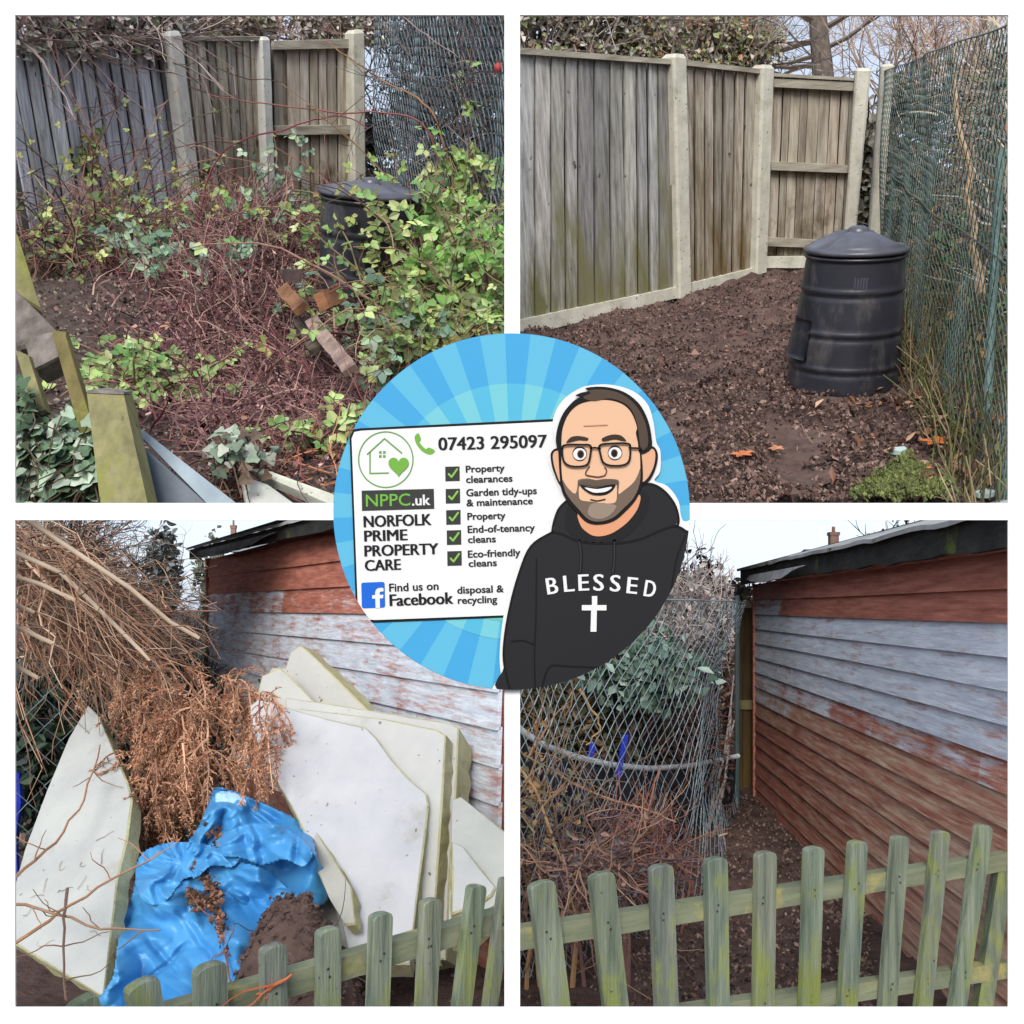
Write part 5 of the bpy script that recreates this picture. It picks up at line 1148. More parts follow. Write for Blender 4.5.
def picket_fence(label, pl, pk, rails, cell, extra=()):
    lo = pl.P(*pk[0][0:2]); t = thing('picket_fence', label, 'fence', V((lo.x, lo.y, 0)))
    rr = random.Random(len(pk))
    for (xt, yt, xb, wd) in pk:
        a, b = pl.P(xt, yt), pl.P(xb, 1008); d = (b - a).normalized(); a = a.copy(); bot = a + d * (a.z / -d.z) - d * .0; bot.z = .005
        w_ = wd / F * (a - E).y / 2; s_ = pl.d if pl.d.x > 0 else -pl.d; s_ = (s_ - d * s_.dot(d)).normalized(); mb = MB(); out = []
        K_ = 8; hh = w_ * .42
        for k in range(K_ + 1): an = math.pi * k / K_; out.append(a + d * hh * (1 - math.sin(an) ** .8) - s_ * w_ * math.cos(an))
        L = (bot - a).length; M_ = 7
        for k in range(1, M_ + 1): out.append(lerp(a + d * hh, bot, k / M_) + s_ * (w_ * (1 + rr.uniform(-.04, .03))))
        for k in range(M_, 0, -1): out.append(lerp(a + d * hh, bot, k / M_) - s_ * (w_ * (1 + rr.uniform(-.04, .03))))
        # order: left-top.. round .. right side down .. left side up
        c = rr.uniform(.82, 1.12); col = (c * rr.uniform(.94, 1.05), c, c * rr.uniform(.9, 1.08))
        ce = (a + bot) / 2; fr = [p + pl.n * .0 for p in out]; inn = [p + (ce - p).normalized() * .0 + pl.n * .004 - (p - ce).normalized() * .004 for p in out]
        n = len(out); vs = inn + fr + [p - pl.n * .022 for p in out]
        mb.add(vs, [tuple(range(n)), tuple(range(3 * n - 1, 2 * n - 1, -1))] + [(i, n + i, n + (i + 1) % n, (i + 1) % n) for i in range(n)] + [(n + i, 2 * n + i, 2 * n + (i + 1) % n, n + (i + 1) % n) for i in range(n)], col)
        for q_ in rails:
            for f_ in (.34, .66):
                xm = lerp(xt, xb, .3); fx = (xm - q_[0][0]) / (q_[1][0] - q_[0][0]); yy = lerp(lerp(q_[0][1], q_[1][1], fx), lerp(q_[3][1], q_[2][1], fx), f_); fx2 = (yy - yt) / (1008 - yt); c_ = pl.P(lerp(xt, xb, fx2) + wd * rr.uniform(-.14, .14), yy, .0062)
                ring_ = [c_ + s_ * (.0036 * math.cos(k * 1.047)) + d * (.0036 * math.sin(k * 1.047)) for k in range(6)]; mb.add(ring_, [tuple(range(6)), tuple(range(5, -1, -1))], (.3, .28, .26))
        mb.build('picket', 'picket', t)
    for q in rails:
        mb = MB(); k = quad(pl, q, -.026); N = 12; bk = pl.n * -.045
        for i in range(N):
            a, b = i / N, (i + 1) / N; mb.prism([bil(k, a, 0), bil(k, b, 0), bil(k, b, 1), bil(k, a, 1)], bk)
        mb.build('rail', 'picket_rail', t)
    return t
FR = Plane(V((.082, 2.74, 0)), V((1.63, 3.40, 0)), V((0, 0, 1)))
picket_fence('green mossy picket fence of splayed round topped pickets in front of the striped shed', FR,
    [(542, 882, 558, 28), (602, 873, 617, 27), (662, 865, 668, 25.5), (717, 858, 720, 24), (767, 852, 765, 23), (815.5, 847, 811, 21.5), (859.5, 841, 849, 20.5), (902, 836, 889, 19), (943, 831, 925, 19), (986, 825, 959, 19)],
    [[(506, 931), (1012, 853), (1012, 870), (506, 953)], [(506, 1034), (1012, 962), (1012, 978), (506, 1056)]], BR)
mb = MB(); a, b = pt(1008, 862, 3.46), pt(986, 1008, 3.42); d = b - a; b = a + d * (a.z / -d.z)
mb.prism([a + V((-.028, 0, 0)), a + V((.03, .01, 0)), b + V((.03, .01, 0)), b + V((-.028, 0, 0))], V((0, .05, 0)), (.7, .72, .7)); tag(mb.build('fence_post', 'picket', None, BR, b), 'leaning dark end post at the right end of the right picket fence', 'fence post')
FL = Plane(V((-.744, 2.01, 0)), V((-.086, 2.70, 0)), V((0, 0, 1)))
picket_fence('dark green picket fence standing in front of the blue tarpaulin and foam boards', FL,
    [(80, 1001, 83, 32), (143, 981, 147, 33), (211.5, 964, 213, 33), (275, 945, 276, 26), (330.5, 928, 330, 25.5), (383, 913, 380, 24), (433, 899, 428, 23), (479, 885, 464, 21), (509, 878, 492, 15)],
    [[(40, 1046), (508, 909), (508, 930), (40, 1075)]], BL)

# ================================================================== lower left: foam boards, tarpaulin, brush
def slab(label, name, cat, pts, ref, thick, m='foam', me='foam_edge', jit=.06, sub=9, seed=0, tintc=(1, 1, 1)):
    """irregular board: picture outline on a tilted plane given by three (px,py,Y), with true thickness and rough broken edges"""
    a, b, c = [pt(*q) for q in ref]; n = (b - a).cross(c - a).normalized()
    if n.dot(E - a) < 0: n = -n
    def P(px, py): d = ray(px, py); return E + d * ((a - E).dot(n) / d.dot(n))
    rr = random.Random(seed + len(pts)); out = []
    for i in range(len(pts)):
        p, q = pts[i], pts[(i + 1) % len(pts)]; k = max(1, int(math.hypot(q[0] - p[0], q[1] - p[1]) / sub))
        for j in range(k): out.append((lerp(p[0], q[0], j / k) + rr.gauss(0, jit) * (j > 0), lerp(p[1], q[1], j / k) + rr.gauss(0, jit) * (j > 0)))
    if area(out) > 0: out = out[::-1]
    fr = [P(*o) for o in out]; k = len(fr); ce = sum(fr, V()) / k
    ins = [p + (ce - p).normalized() * .008 + n * .006 for p in fr]; bk = [p - n * thick + rv(rr, .006) for p in fr]
    tris = tessellate_polygon([[V((x, -y, 0)) for x, y in out]]); mb = MB(); fs = []
    for t_ in tris:
        nn = (ins[t_[1]] - ins[t_[0]]).cross(ins[t_[2]] - ins[t_[0]]); fs.append(t_ if nn.dot(n) > 0 else t_[::-1])
    nf = len(fs); fs += [tuple(2 * k + i for i in t_[::-1]) for t_ in fs[:nf]]
    side = [(i, k + i, k + (i + 1) % k, (i + 1) % k) for i in range(k)] + [(k + i, 2 * k + i, 2 * k + (i + 1) % k, k + (i + 1) % k) for i in range(k)]
    mb.add(ins + fr + bk, fs + side, tintc); lo = min(fr, key=lambda p: p.z)
    o = mb.build(name, m, None, BL, lo); o.data.materials.append(M[me])
    for i, p in enumerate(o.data.polygons):
        if i >= 2 * nf: p.material_index = 1
    SLABS[label] = (o, P, n); return tag(o, label, cat)
SLABS = {}
FO = 'foam boards dumped behind the dark picket fence'
slab('tall pointed foam board leaning alone on the left beside the blue tarpaulin', 'foam_board', 'foam board',
     [(89, 706), (99, 716), (113, 748), (128, 782), (133, 800), (128, 840), (118, 880), (112, 930), (104, 998), (60, 972), (4, 938), (10, 905), (25, 850), (48, 790), (70, 738)], [(89, 706, 4.7), (104, 998, 3.2), (10, 905, 3.75)], .07, seed=1, tintc=(.90, .92, .88))
slab('rearmost pale foam board with a peaked top behind the large white board', 'foam_board', 'foam board',
     [(262, 684), (272, 668), (286, 668), (291, 652), (300, 645), (306, 649), (330, 672), (370, 712), (380, 800), (300, 820), (262, 760)], [(300, 645, 4.74), (370, 800, 4.36), (262, 760, 4.64)], .12, me='foam_edge', seed=2, tintc=(.97, .96, .90))
slab('small broken foam piece wedged at the top left of the large white board', 'foam_board', 'foam board',
     [(256, 700), (262, 676), (280, 668), (290, 676), (318, 705), (300, 716), (275, 712), (262, 730)], [(262, 676, 4.5), (318, 705, 4.44), (262, 730, 4.4)], .05, seed=3, tintc=(.95, .94, .88))
slab('wide foam board behind the broken one, its straight right edge exposed', 'foam_board', 'foam board',
     [(286, 698), (330, 704), (385, 713), (430, 720), (452, 724), (459, 728), (456, 800), (450, 880), (446, 960), (330, 960), (290, 800)], [(286, 698, 4.43), (459, 728, 4.18), (446, 960, 3.73)], .20, seed=4, tintc=(.96, .96, .93))
slab('middle foam board of the stack, a thin bright strip beside the broken one', 'foam_board', 'foam board',
     [(300, 709), (385, 719), (438, 730), (446, 735), (443, 800), (436, 900), (432, 962), (345, 962)], [(300, 709, 4.31), (446, 735, 4.06), (432, 962, 3.64)], .10, seed=14, tintc=(.98, .98, .95))
slab('large white foam board in front with a broken diagonal top right corner', 'foam_board', 'foam board',
     [(250, 706), (258, 700), (276, 704), (300, 712), (330, 720), (366, 728), (376, 738), (392, 760), (410, 780), (427, 794), (429, 806), (424, 850), (417, 900), (410, 965), (352, 965), (338, 905), (316, 860), (296, 815), (270, 770), (252, 730)], [(250, 706, 4.2), (427, 794, 3.92), (352, 965, 3.5)], .11, seed=5, tintc=(1.0, 1.0, 1.03))
slab('narrow mud stained foam strip leaning on the left of the large board', 'foam_board', 'foam board',
     [(296, 806), (304, 810), (322, 840), (340, 868), (352, 888), (356, 925), (346, 926), (330, 900), (316, 868), (302, 835)], [(296, 806, 3.95), (352, 888, 3.6), (346, 926, 3.5)], .05, me='foam_edge', seed=6, tintc=(.86, .84, .74))
slab('low foam board at the right edge, sloping down to the dark pickets', 'foam_board', 'foam board',
     [(452, 800), (461, 797), (480, 812), (508, 834), (510, 900), (496, 906), (470, 930), (448, 930)], [(452, 800, 3.95), (508, 834, 3.8), (448, 930, 3.5)], .13, seed=7, tintc=(.93, .94, .86))
slab('thin foam offcut lying against the low right foam board', 'foam_board', 'foam board',
     [(452, 842), (462, 846), (480, 868), (496, 888), (492, 896), (478, 905), (452, 915)], [(452, 842, 3.72), (496, 888, 3.6), (452, 915, 3.5)], .04, seed=8, tintc=(1, 1, .97))
for o in list(COL.objects):
    if o.name.startswith('foam_board'): o['group'] = FO

# rootlets and dead ivy traces clinging to the lone board
o_, P_, n_ = SLABS['tall pointed foam board leaning alone on the left beside the blue tarpaulin']; mb = MB(); MATS[o_.name] = MATS[o_.name]
for _ in range(14):
    x = r.uniform(15, 125); y = r.uniform(760, 985)
    if not (x < 118 - (y - 850) * .05 and y > 706 + abs(x - 92) * 1.9 and y < 940 + (x - 10) * .5): continue
    p = P_(x, y) + n_ * .012; d = rv(r, 1); d = d - n_ * d.dot(n_); pts = [p]
    for k in range(5): d = (d.normalized() + rv(r, .7)); d = d - n_ * d.dot(n_); pts.append(pts[-1] + d.normalized() * r.uniform(.006, .02))
    mb.tube(pts, .0014, .0008, 3, pick(r, [S(130, 116, 98), S(160, 138, 116), S(104, 94, 82)], .3), cap=False)
o = mb.build('rootlets', 'stem', o_); o['kind'] = 'stuff'
# crumpled tarpaulin
def inside(poly, x, y):
    c = False; n = len(poly)
    for i in range(n):
        x0, y0 = poly[i]; x1, y1 = poly[i - 1]
        if (y0 > y) != (y1 > y) and x < (x1 - x0) * (y - y0) / (y1 - y0) + x0: c = not c
    return c
def ridged(p, s): return 1 - abs(noise.noise(p * s)) * 2
_fr = random.Random(12)
FOLD = [(math.cos(t_), math.sin(t_), L_, _fr.uniform(0, 2), _fr.uniform(0, 50)) for t_, L_ in ((.5, 46), (1.15, 34), (2.0, 40), (2.7, 28), (.1, 22), (1.6, 18), (2.35, 15), (.85, 13))]
CRS = []
for _ in range(64):                           # long narrow creases, many of them fanning out of two gathered points
    ox, oy = _fr.choice(((184, 866), (296, 832), (232, 800), None, None)) or (_fr.uniform(110, 320), _fr.uniform(800, 1000)); an = _fr.uniform(0, 6.283); L_ = _fr.uniform(22, 80); s0 = _fr.uniform(2, 14)
    CRS.append((ox + math.cos(an) * s0, oy + math.sin(an) * s0, math.cos(an), math.sin(an), L_, _fr.uniform(3.5, 8), _fr.uniform(.012, .042) * _fr.choice((1, 1, -1))))
def crumple(x, y, sd, k=1.0):
    """straight sharp creases: folded (triangle) waves in several directions, each only in its own patches"""
    wx, wy = x + 9 * noise.noise(V((x / 40, y / 40, sd))), y + 9 * noise.noise(V((x / 40, y / 40, sd + 7))); h = 0.0
    for cx, sy, L_, ph, o in FOLD:
        m = max(0.0, noise.noise(V((x / 46 + o, y / 46, sd + o))) + .12); tri = abs(((cx * wx + sy * wy) / L_ + ph + sd) % 2 - 1)
        h += L_ * .0040 * m * tri
    for ax_, ay_, ux, uy, L_, w_, hh in CRS:
        dx, dy = x - ax_, y - ay_; t_ = dx * ux + dy * uy
        if 0 < t_ < L_:
            d_ = abs(dx * -uy + dy * ux + 3 * noise.noise(V((t_ / 16, ax_, 1))))
            if d_ < w_: h += hh * (1 - d_ / w_) * min(1, (L_ - t_) / 14, t_ / 6)
    return h * k
def sheet(name, poly, Yf, m, seed, amp=1.0, step=1.4, thick=.006, parent=None, pleat=None, shift=None):
    xs = [p[0] for p in poly]; ys = [p[1] for p in poly]; mb = MB(); idx = {}; x0, y0 = min(xs), min(ys)
    nx, ny = int((max(xs) - x0) / step) + 2, int((max(ys) - y0) / step) + 2
    good = {(i, j) for i in range(nx) for j in range(ny) if inside(poly, x0 + i * step, y0 + j * step)}
    def vid(i, j):
        if (i, j) not in idx:
            x, y = x0 + i * step, y0 + j * step; d = crumple(x, y, seed, amp)
            if pleat:
                an = math.atan2(y - pleat[1], x - pleat[0]); rr_ = math.hypot(x - pleat[0], y - pleat[1]); d += .034 * min(1, rr_ / 16) * abs((an * pleat[2] + 2.2 * noise.noise(V((an * 1.3, rr_ / 22, seed)))) % 2 - 1)
            idx[i, j] = len(mb.v); mb.v.append(pt(x, y, Yf(x, y) - d)); mb.c.append((1, 1, 1))
        return idx[i, j]
    for i in range(nx - 1):
        for j in range(ny - 1):
            if all(k in good for k in ((i, j), (i + 1, j), (i + 1, j + 1), (i, j + 1))): mb.f.append((vid(i, j), vid(i, j + 1), vid(i + 1, j + 1), vid(i + 1, j)))
    n = len(mb.v); ed = {}
    for f in mb.f:
        for k in range(4): ed[(f[k], f[(k + 1) % 4])] = 1
    mb.v += [p + V((0, thick, -.001)) for p in mb.v[:n]]; mb.c += [(1, 1, 1)] * n; top = list(mb.f)
    mb.f += [tuple(n + i for i in f[::-1]) for f in top] + [(b_, a_, n + a_, n + b_) for a_, b_ in ed if (b_, a_) not in ed]
    return mb.build(name, m, parent, smooth=True)
tp = thing('tarpaulin', 'crumpled bright blue tarpaulin heaped between the foam boards', 'tarpaulin', V((-1.2, 3.6, 0)))
Yt_ = lambda x, y: 4.15 - (y - 800) * .0042 + .0010 * abs(x - 225)
sheet('upper_fold', cr([(206, 806), (214, 787), (230, 789), (250, 797), (276, 808), (300, 821), (314, 840), (318, 860), (330, 876), (328, 900), (314, 909), (298, 905), (282, 913), (258, 910), (225, 895), (196, 870), (186, 846), (198, 826)], 3), lambda x, y: 4.18 - (y - 790) * .0036, 'tarp', 2.0, 1.25, parent=tp)
sheet('sheet', cr([(138, 868), (150, 856), (184, 850), (206, 855), (232, 860), (258, 866), (278, 878), (290, 896), (277, 922), (275, 955), (263, 985), (240, 1012), (98, 1014), (112, 978), (119, 930), (131, 896)], 3), lambda x, y: Yt_(x, y) - .10 - .05 * math.exp(-((y - 866) / 10) ** 2), 'tarp', 5.0, 1.0, parent=tp)
sheet('gathered_bunch', cr([(134, 872), (142, 852), (164, 843), (192, 841), (222, 848), (240, 856), (232, 868), (212, 866), (198, 878), (184, 880), (166, 902), (150, 906), (138, 896)], 3), lambda x, y: Yt_(x, y) - .17, 'tarp', 9.0, .7, parent=tp, pleat=(184, 862, 3.2))
sheet('folded_strip', cr([(214, 838), (238, 826), (268, 822), (298, 834), (313, 852), (304, 868), (284, 860), (262, 866), (238, 858), (218, 856)], 3), lambda x, y: 4.02 - (y - 800) * .0046 - .03 * math.sin((x - 214) / 14), 'tarp', 14.0, 1.0, parent=tp)
sheet('pale_underside', cr([(214, 796), (224, 790), (244, 796), (246, 806), (232, 812), (220, 812)], 3), lambda x, y: 4.06 - (y - 790) * .0036, 'tarp_under', 5.0, .4, parent=tp)
mb = MB()
for (xa, ya, xb, yb, n_, w_) in ((184, 888, 200, 904, 130, 4), (198, 905, 216, 896, 130, 4), (196, 862, 214, 892, 90, 4), (214, 892, 226, 950, 150, 3.5), (212, 830, 222, 846, 60, 4)):
    for _ in range(n_):
        f = r.random(); x, y = lerp(xa, xb, f) + r.gauss(0, w_), lerp(ya, yb, f) + r.gauss(0, w_); p = pt(x, y, Yt_(x, y) - .20 - r.random() * .04); (mb.chip if r.random() < .6 else mb.clod)(p, r, r.uniform(.006, .014), pick(r, [S(96, 72, 60), S(140, 100, 80), S(70, 54, 48)], .3))
o = mb.build('debris', 'chip', tp); o['kind'] = 'stuff'
# soil heap in front of the boards
mb = MB(); N = 46
cx, cy = -.73, 3.35
for j in range(N + 1):
    for i in range(N + 1):
        x, y = lerp(-.42, .5, i / N), lerp(-.4, .45, j / N); d = math.hypot(x / .30, y / .36); z = max(0, 1 - d ** 1.9) * .70
        p = V((cx + x, cy + y, 0)); z *= 1 + .16 * fnoise(p, 4, 4); z += .035 * fnoise(p, 12, 4) - .03; mb.v.append(p + V((0, 0, z))); mb.c.append((1, 1, 1))
for j in range(N):
    for i in range(N): mb.f.append((j * (N + 1) + i, j * (N + 1) + i + 1, (j + 1) * (N + 1) + i + 1, (j + 1) * (N + 1) + i))
nv = list(mb.v)
for _ in range(4200):
    p = r.choice(nv) + rv(r, .012)
    if p.z < .02: continue
    if r.random() < .6: mb.clod(p, r, r.uniform(.004, .014), (1, 1, 1))
    else: mb.chip(p, r, r.uniform(.006, .016), (1, 1, 1))
for _ in range(60):
    p = r.choice(nv)
    if p.z > .1: mb.tube(wander(r, p, rv(r, 1) + V((0, -.5, .3)), r.uniform(.06, .2), 5, .4), .0025, .001, 3, (1, 1, 1), cap=False)
kind(mb.build('soil_heap', 'soil', None, BL, V((cx, cy, 0))), 'stuff', 'heap of dark soil and roots between tarpaulin and large foam board', 'soil')

# brush: dry sticks sweeping down from the upper left, brown bracken below
STK = [S(170, 140, 116), S(142, 110, 90), S(196, 170, 146), S(116, 90, 74), S(160, 120, 96), S(132, 96, 76)]
ORG = [S(196, 146, 116), S(172, 118, 92), S(212, 168, 138), S(146, 98, 76), S(204, 152, 120)]
bp = thing('brushwood_pile', 'pile of dry tan sticks slumping down from the upper left onto the bracken', 'brushwood', V((-1.9, 4.8, 0)))
mb = MB()
for _ in range(520):
    f = r.random(); x0 = lerp(-20, 95, r.random()); y0 = 534 + .66 * (x0 - 15) + abs(r.gauss(0, 34)); Y = r.uniform(4.4, 6.0)
    p = pt(x0, max(520, y0), Y); q = pt(min(195, x0 + r.gauss(66, 48)), y0 + r.gauss(66, 42), Y - r.uniform(-.2, .7)); n = 7; d = (q - p) / n; pts = [p]
    for k in range(n): pts.append(pts[-1] + d + rv(r, .075) + V((0, 0, .012 * (2 - k))))
    mb.tube(pts, r.uniform(.002, .007), .0018, 3, pick(r, STK + [S(186, 138, 110), S(120, 104, 96)], .35), cap=False)
    for _k in range(2):
        j = r.randint(2, n - 1); mb.tube(wander(r, pts[j], d.normalized() + rv(r, .7), r.uniform(.1, .4), 4, .3), .003, .0015, 3, pick(r, STK, .3), cap=False)
mb.build('sticks', 'stem', bp, clip=Cell((0, 0, 1), 1.6, (-1e9, 222, 512, 1e9)))
for i, (pts_, rad, lab) in enumerate((([(24, 518), (80, 555), (130, 588), (170, 622), (199, 638)], .012, 'longest pale bare branch sweeping down towards the shed corner'), ([(5, 574), (40, 584), (75, 600)], .012, 'upper pale branch end at the far left'), ([(5, 600), (18, 606), (33, 612)], .012, 'short cut stub below the upper pale branch'), ([(5, 622), (28, 632), (52, 643)], .012, 'blunt pale stub beside the dark chain link'), ([(5, 658), (20, 668), (38, 678)], .011, 'lowest pale stub over the dark chain link'), ([(5, 548), (60, 572), (110, 620), (150, 660)], .012, 'long tan branch bedded in the brushwood'))):
    mb = MB(); Y = 3.95; q = [pt(x, y, Y + .08 * k) for k, (x, y) in enumerate(pts_)]; mb.tube(q, rad, rad * .7, 6, S(200, 180, 158)); tag(mb.build('branch', 'stem', None, BL, q[-1], smooth=True), lab, 'branch')
def frond(mb, ml, rr, p, d, L, cols, grav):
    n = 9; pts = wander(rr, p, d, L, n, .16, grav); c = pick(rr, cols, .25); mb.tube(pts, .0045, .0018, 3, c, cap=False)
    for i in range(2, n + 1):
        t_ = (pts[i] - pts[i - 1]).normalized(); s_ = t_.orthogonal().normalized(); s_ = (Matrix.Rotation(rr.uniform(0, 6.28), 3, t_) @ s_)
        for sg in (1, -1):
            w_ = wander(rr, pts[i], s_ * sg + t_ * .7 + rv(rr, .3), L * .22 * (1.15 - i / (n + 2)), 4, .35, grav * .8)
            for k in range(4):
                for _ in range(2): ml.leaf(w_[k], ((w_[k + 1] - w_[k]).normalized() + rv(rr, .8)).normalized(), rv(rr, 1).normalized(), L * rr.uniform(.04, .075), L * .02, pick(rr, cols, .25), .3)
            mb.tube(w_, .0022, .001, 3, c, cap=False)
for i, (x, y, sx, sy, n, Y, cols, lab) in enumerate(((150, 690, 28, 45, 80, 4.5, STK[:3] + ORG, 'tan bracken hanging below the brushwood'), (182, 738, 32, 62, 150, 4.3, ORG, 'thickest orange brown bracken clump above the tarpaulin'), (150, 800, 24, 45, 90, 4.15, ORG + STK[3:], 'brown bracken falling across the left foam board edge'), (200, 770, 20, 35, 60, 4.2, ORG, 'rusty bracken just above the folded tarpaulin'), (266, 738, 10, 50, 26, 3.95, ORG, 'rusty bracken draped over the large foam board'), (240, 690, 16, 14, 30, 4.45, ORG, 'orange bracken tips at the shed wall'))):
    b0 = pt(x, y, Y); t = thing('dead_bracken', lab, 'bracken', V((b0.x, b0.y, 0)), BL, 'dead bracken clumps'); ms, ml = MB(), MB(); rr = random.Random(300 + i)
    for _ in range(n):
        p = pt(x + rr.gauss(0, sx * .5), y - sy * .3 + rr.gauss(0, sy * .4), Y + rr.uniform(-.12, .3)); frond(ms, ml, rr, p, V((rr.uniform(-.6, .6), rr.uniform(-.5, .2), rr.uniform(-1, .35))), rr.uniform(.14, .32), cols, V((0, 0, -.24)))
    for _ in range(4): ms.tube(wander(rr, V((b0.x + rr.uniform(-.1, .1), b0.y + .25, 0)), V((0, 0, 1)), b0.z, 7, .08), .007, .004, 4, cols[0], cap=False)
    ms.build('stems', 'stem', t, clip=BL); ml.build('fronds', 'leaf', t, clip=BL)
for pts_, c, lab in (([(15, 942), (60, 912), (110, 880), (160, 852)], S(176, 130, 96), 'long tan stalk lying across the left foam board to the tarpaulin'), ([(15, 878), (55, 842), (85, 800), (100, 745)], S(170, 128, 98), 'tan stalk rising up the face of the left foam board'), ([(66, 890), (64, 930), (66, 1000)], S(120, 96, 80), 'thin grey upright stalk on the left foam board'), ([(198, 858), (214, 895), (222, 940), (232, 990)], S(140, 92, 70), 'dead stalk trailing down the front of the tarpaulin'), ([(262, 1000), (275, 985), (292, 974)], S(196, 110, 74), 'orange stalk hooked over the dark picket rail'), ([(8, 904), (40, 907), (100, 930), (160, 930)], S(150, 120, 96), 'pale twig lying level across the left foam board')):
    k = 0 if pts_[0][0] > 200 and pts_[0][1] > 990 else 1; Y0_ = 3.05 if k else 2.2
    Yl = [4.45 - (y - 706) * .0052 - .10 if k else 2.22 for x, y in pts_]
    if 'tarpaulin' in lab and 'front' in lab: Yl = [Yt_(x, y) - .2 for x, y in pts_]
    q = [pt(x, y, yy) for (x, y), yy in zip(pts_, Yl)]; de = []
    for i in range(len(q) - 1):
        for s_ in range(4): de.append(lerp(q[i], q[i + 1], s_ / 4) + rv(r, .006))
    de.append(q[-1]); mb = MB(); mb.tube(de, .006, .003, 5, c)
    for _ in range(4):
        j = r.randint(2, len(de) - 2); mb.tube(wander(r, de[j], rv(r, 1), .14, 5, .4), .003, .0015, 3, c, cap=False)
    tag(mb.build('stalk', 'stem', None, BL, min(de, key=lambda p: p.z), clip=BL), lab, 'stalk')

# dark chain link at the left edge, with evergreen growth behind
e0, e1 = V((-2.75, 5.0, 0)), V((-1.72, 5.4, 0)); PE = Plane(e0, e1, V((0, 0, 1))); Le = (e1 - e0).length
cf = thing('chain_link_fence', 'dark green chain link fence at the far left behind the pointed foam board', 'fence', e0)
chain_mesh(lambda s_, z: e0 + (e1 - e0) * (s_ / Le) + V((0, 0, z)) + PE.n * .04 * noise.noise(V((s_ * 2, z * 2, 0))), Le, 1.75, .075, .0035, BL, r).build('mesh', 'wire_dark', cf, clip=BL)
t = thing('evergreen_shrub', 'dark evergreen shrub behind the left chain link', 'shrub', V((-2.5, 5.9, 0))); a, b = MB(), MB()
foliage(a, r, V((-2.45, 5.95, .8)), (V((.75, 0, 0)), V((0, .4, 0)), V((0, 0, .72))), 5200, .08, [S(44, 66, 52), S(34, 50, 44), S(62, 84, 66), S(28, 40, 38), S(52, 70, 50)], 40)
for _ in range(30): b.tube(wander(r, V((-2.5 + r.uniform(-.3, .3), 5.95, 0)), V((r.uniform(-.5, .5), 0, 1)), 1.4, 6, .15), .012, .004, 4, S(70, 60, 52), cap=False)
a.build('foliage', 'leaf', t, clip=BL); b.build('stems', 'stem', t, clip=BL)
mb = MB(); p = pt(17, 812, 5.55); mb.tube([p + V((0, 0, .22)), p + V((.01, 0, .05)), p + V((-.02, 0, -.14)), V((p.x, p.y, 0))], .022, .025, 7); tag(mb.build('post', 'blue', None, BL, V((p.x, p.y, 0))), 'short deep blue post glimpsed through the left chain link', 'post')
# leafless hedge behind the brushwood
for i, (x, y, w_, Y, n, cols, lab, nm) in enumerate(((40, 556, 50, 6.6, 70, [S(150, 132, 120), S(180, 160, 142), S(120, 106, 98)], 'dense grey brown leafless hedge behind the brushwood', 'bare_hedge'), (118, 600, 44, 7.4, 60, [S(150, 136, 128), S(180, 164, 150)], 'leafless shrub rising left of the shed corner', 'bare_shrub'), (178, 668, 20, 8.8, 34, [S(104, 88, 80), S(86, 72, 66), S(128, 104, 90)], 'dark twiggy shrub filling the gap beside the shed corner', 'bare_shrub'))):
    b0 = pt(x, y, Y); g = V((b0.x, b0.y, 0)); t = thing(nm, lab, 'hedge' if 'hedge' in nm else 'shrub', g, BL); mb = MB()
    for _ in range(n): 
        p = pt(x + r.uniform(-w_, w_), y + r.uniform(10, 90), Y + r.uniform(-.5, .5)); branch(mb, r, p, V((r.uniform(-.8, .8), r.uniform(-.3, .3), r.uniform(.2, 1))), .42, .010, 3, V((0, 0, 1)), r.choice(cols), .3, 4, 3, .9)
    for _ in range(5): mb.tube(wander(r, g + V((r.uniform(-.3, .3), 0, 0)), V((0, 0, 1)), b0.z, 6, .1), .02, .012, 4, cols[0], cap=False)
    mb.build('branches', 'stem', t, clip=BL)
    ml = MB()
    for _ in range(n * 26):
        p = pt(x + r.uniform(-w_, w_), y + r.uniform(-12, 110) , Y + r.uniform(-.3, .9)); ml.leaf(p, rv(r, 1).normalized(), rv(r, 1).normalized(), r.uniform(.04, .09), r.uniform(.02, .045), pick(r, cols + [S(90, 84, 70), S(74, 66, 62)], .3))
    ml.build('dead_leaves', 'leaf', t, clip=BL)
def far_tree(label, px, ytop, ybase_h, Y, wpx, cols, seed, cell, name='distant_tree', n=1500, sz=.22):
    rr = random.Random(seed); b0 = V(((px - HX) / F * Y, Y, 0)); top = pt(px, ytop, Y).z; t = thing(name, label, 'tree', b0); a, b = MB(), MB()
    b.tube(wander(rr, b0, V((0, 0, 1)), top * .8, 6, .05), .16, .05, 6, S(110, 100, 94)); hw = wpx / F * Y
    for _ in range(14): branch(b, rr, V((b0.x, b0.y, top * rr.uniform(.3, .7))), V((rr.uniform(-1, 1), rr.uniform(-1, 1), rr.uniform(.2, 1))), hw * 1.1, .05, 2, V((0, 0, 1)), S(120, 110, 104), .2, 4, 3, .8)
    foliage(a, rr, V((b0.x, b0.y, top * .66)), (V((hw, 0, 0)), V((0, hw, 0)), V((0, 0, top * .34))), n, sz, cols, 26)
    b.build('branches', 'stem', t, clip=cell); a.build('crown', 'leaf', t, clip=cell)
far_tree('round grey misty tree beyond the brushwood', 160, 530, 0, 30, 17, [S(150, 156, 158), S(132, 140, 142), S(164, 168, 166)], 1, BL)
far_tree('low pale hedge tree left of the far chimney', 212, 541, 0, 34, 14, [S(160, 164, 150), S(142, 148, 132)], 2, BL)
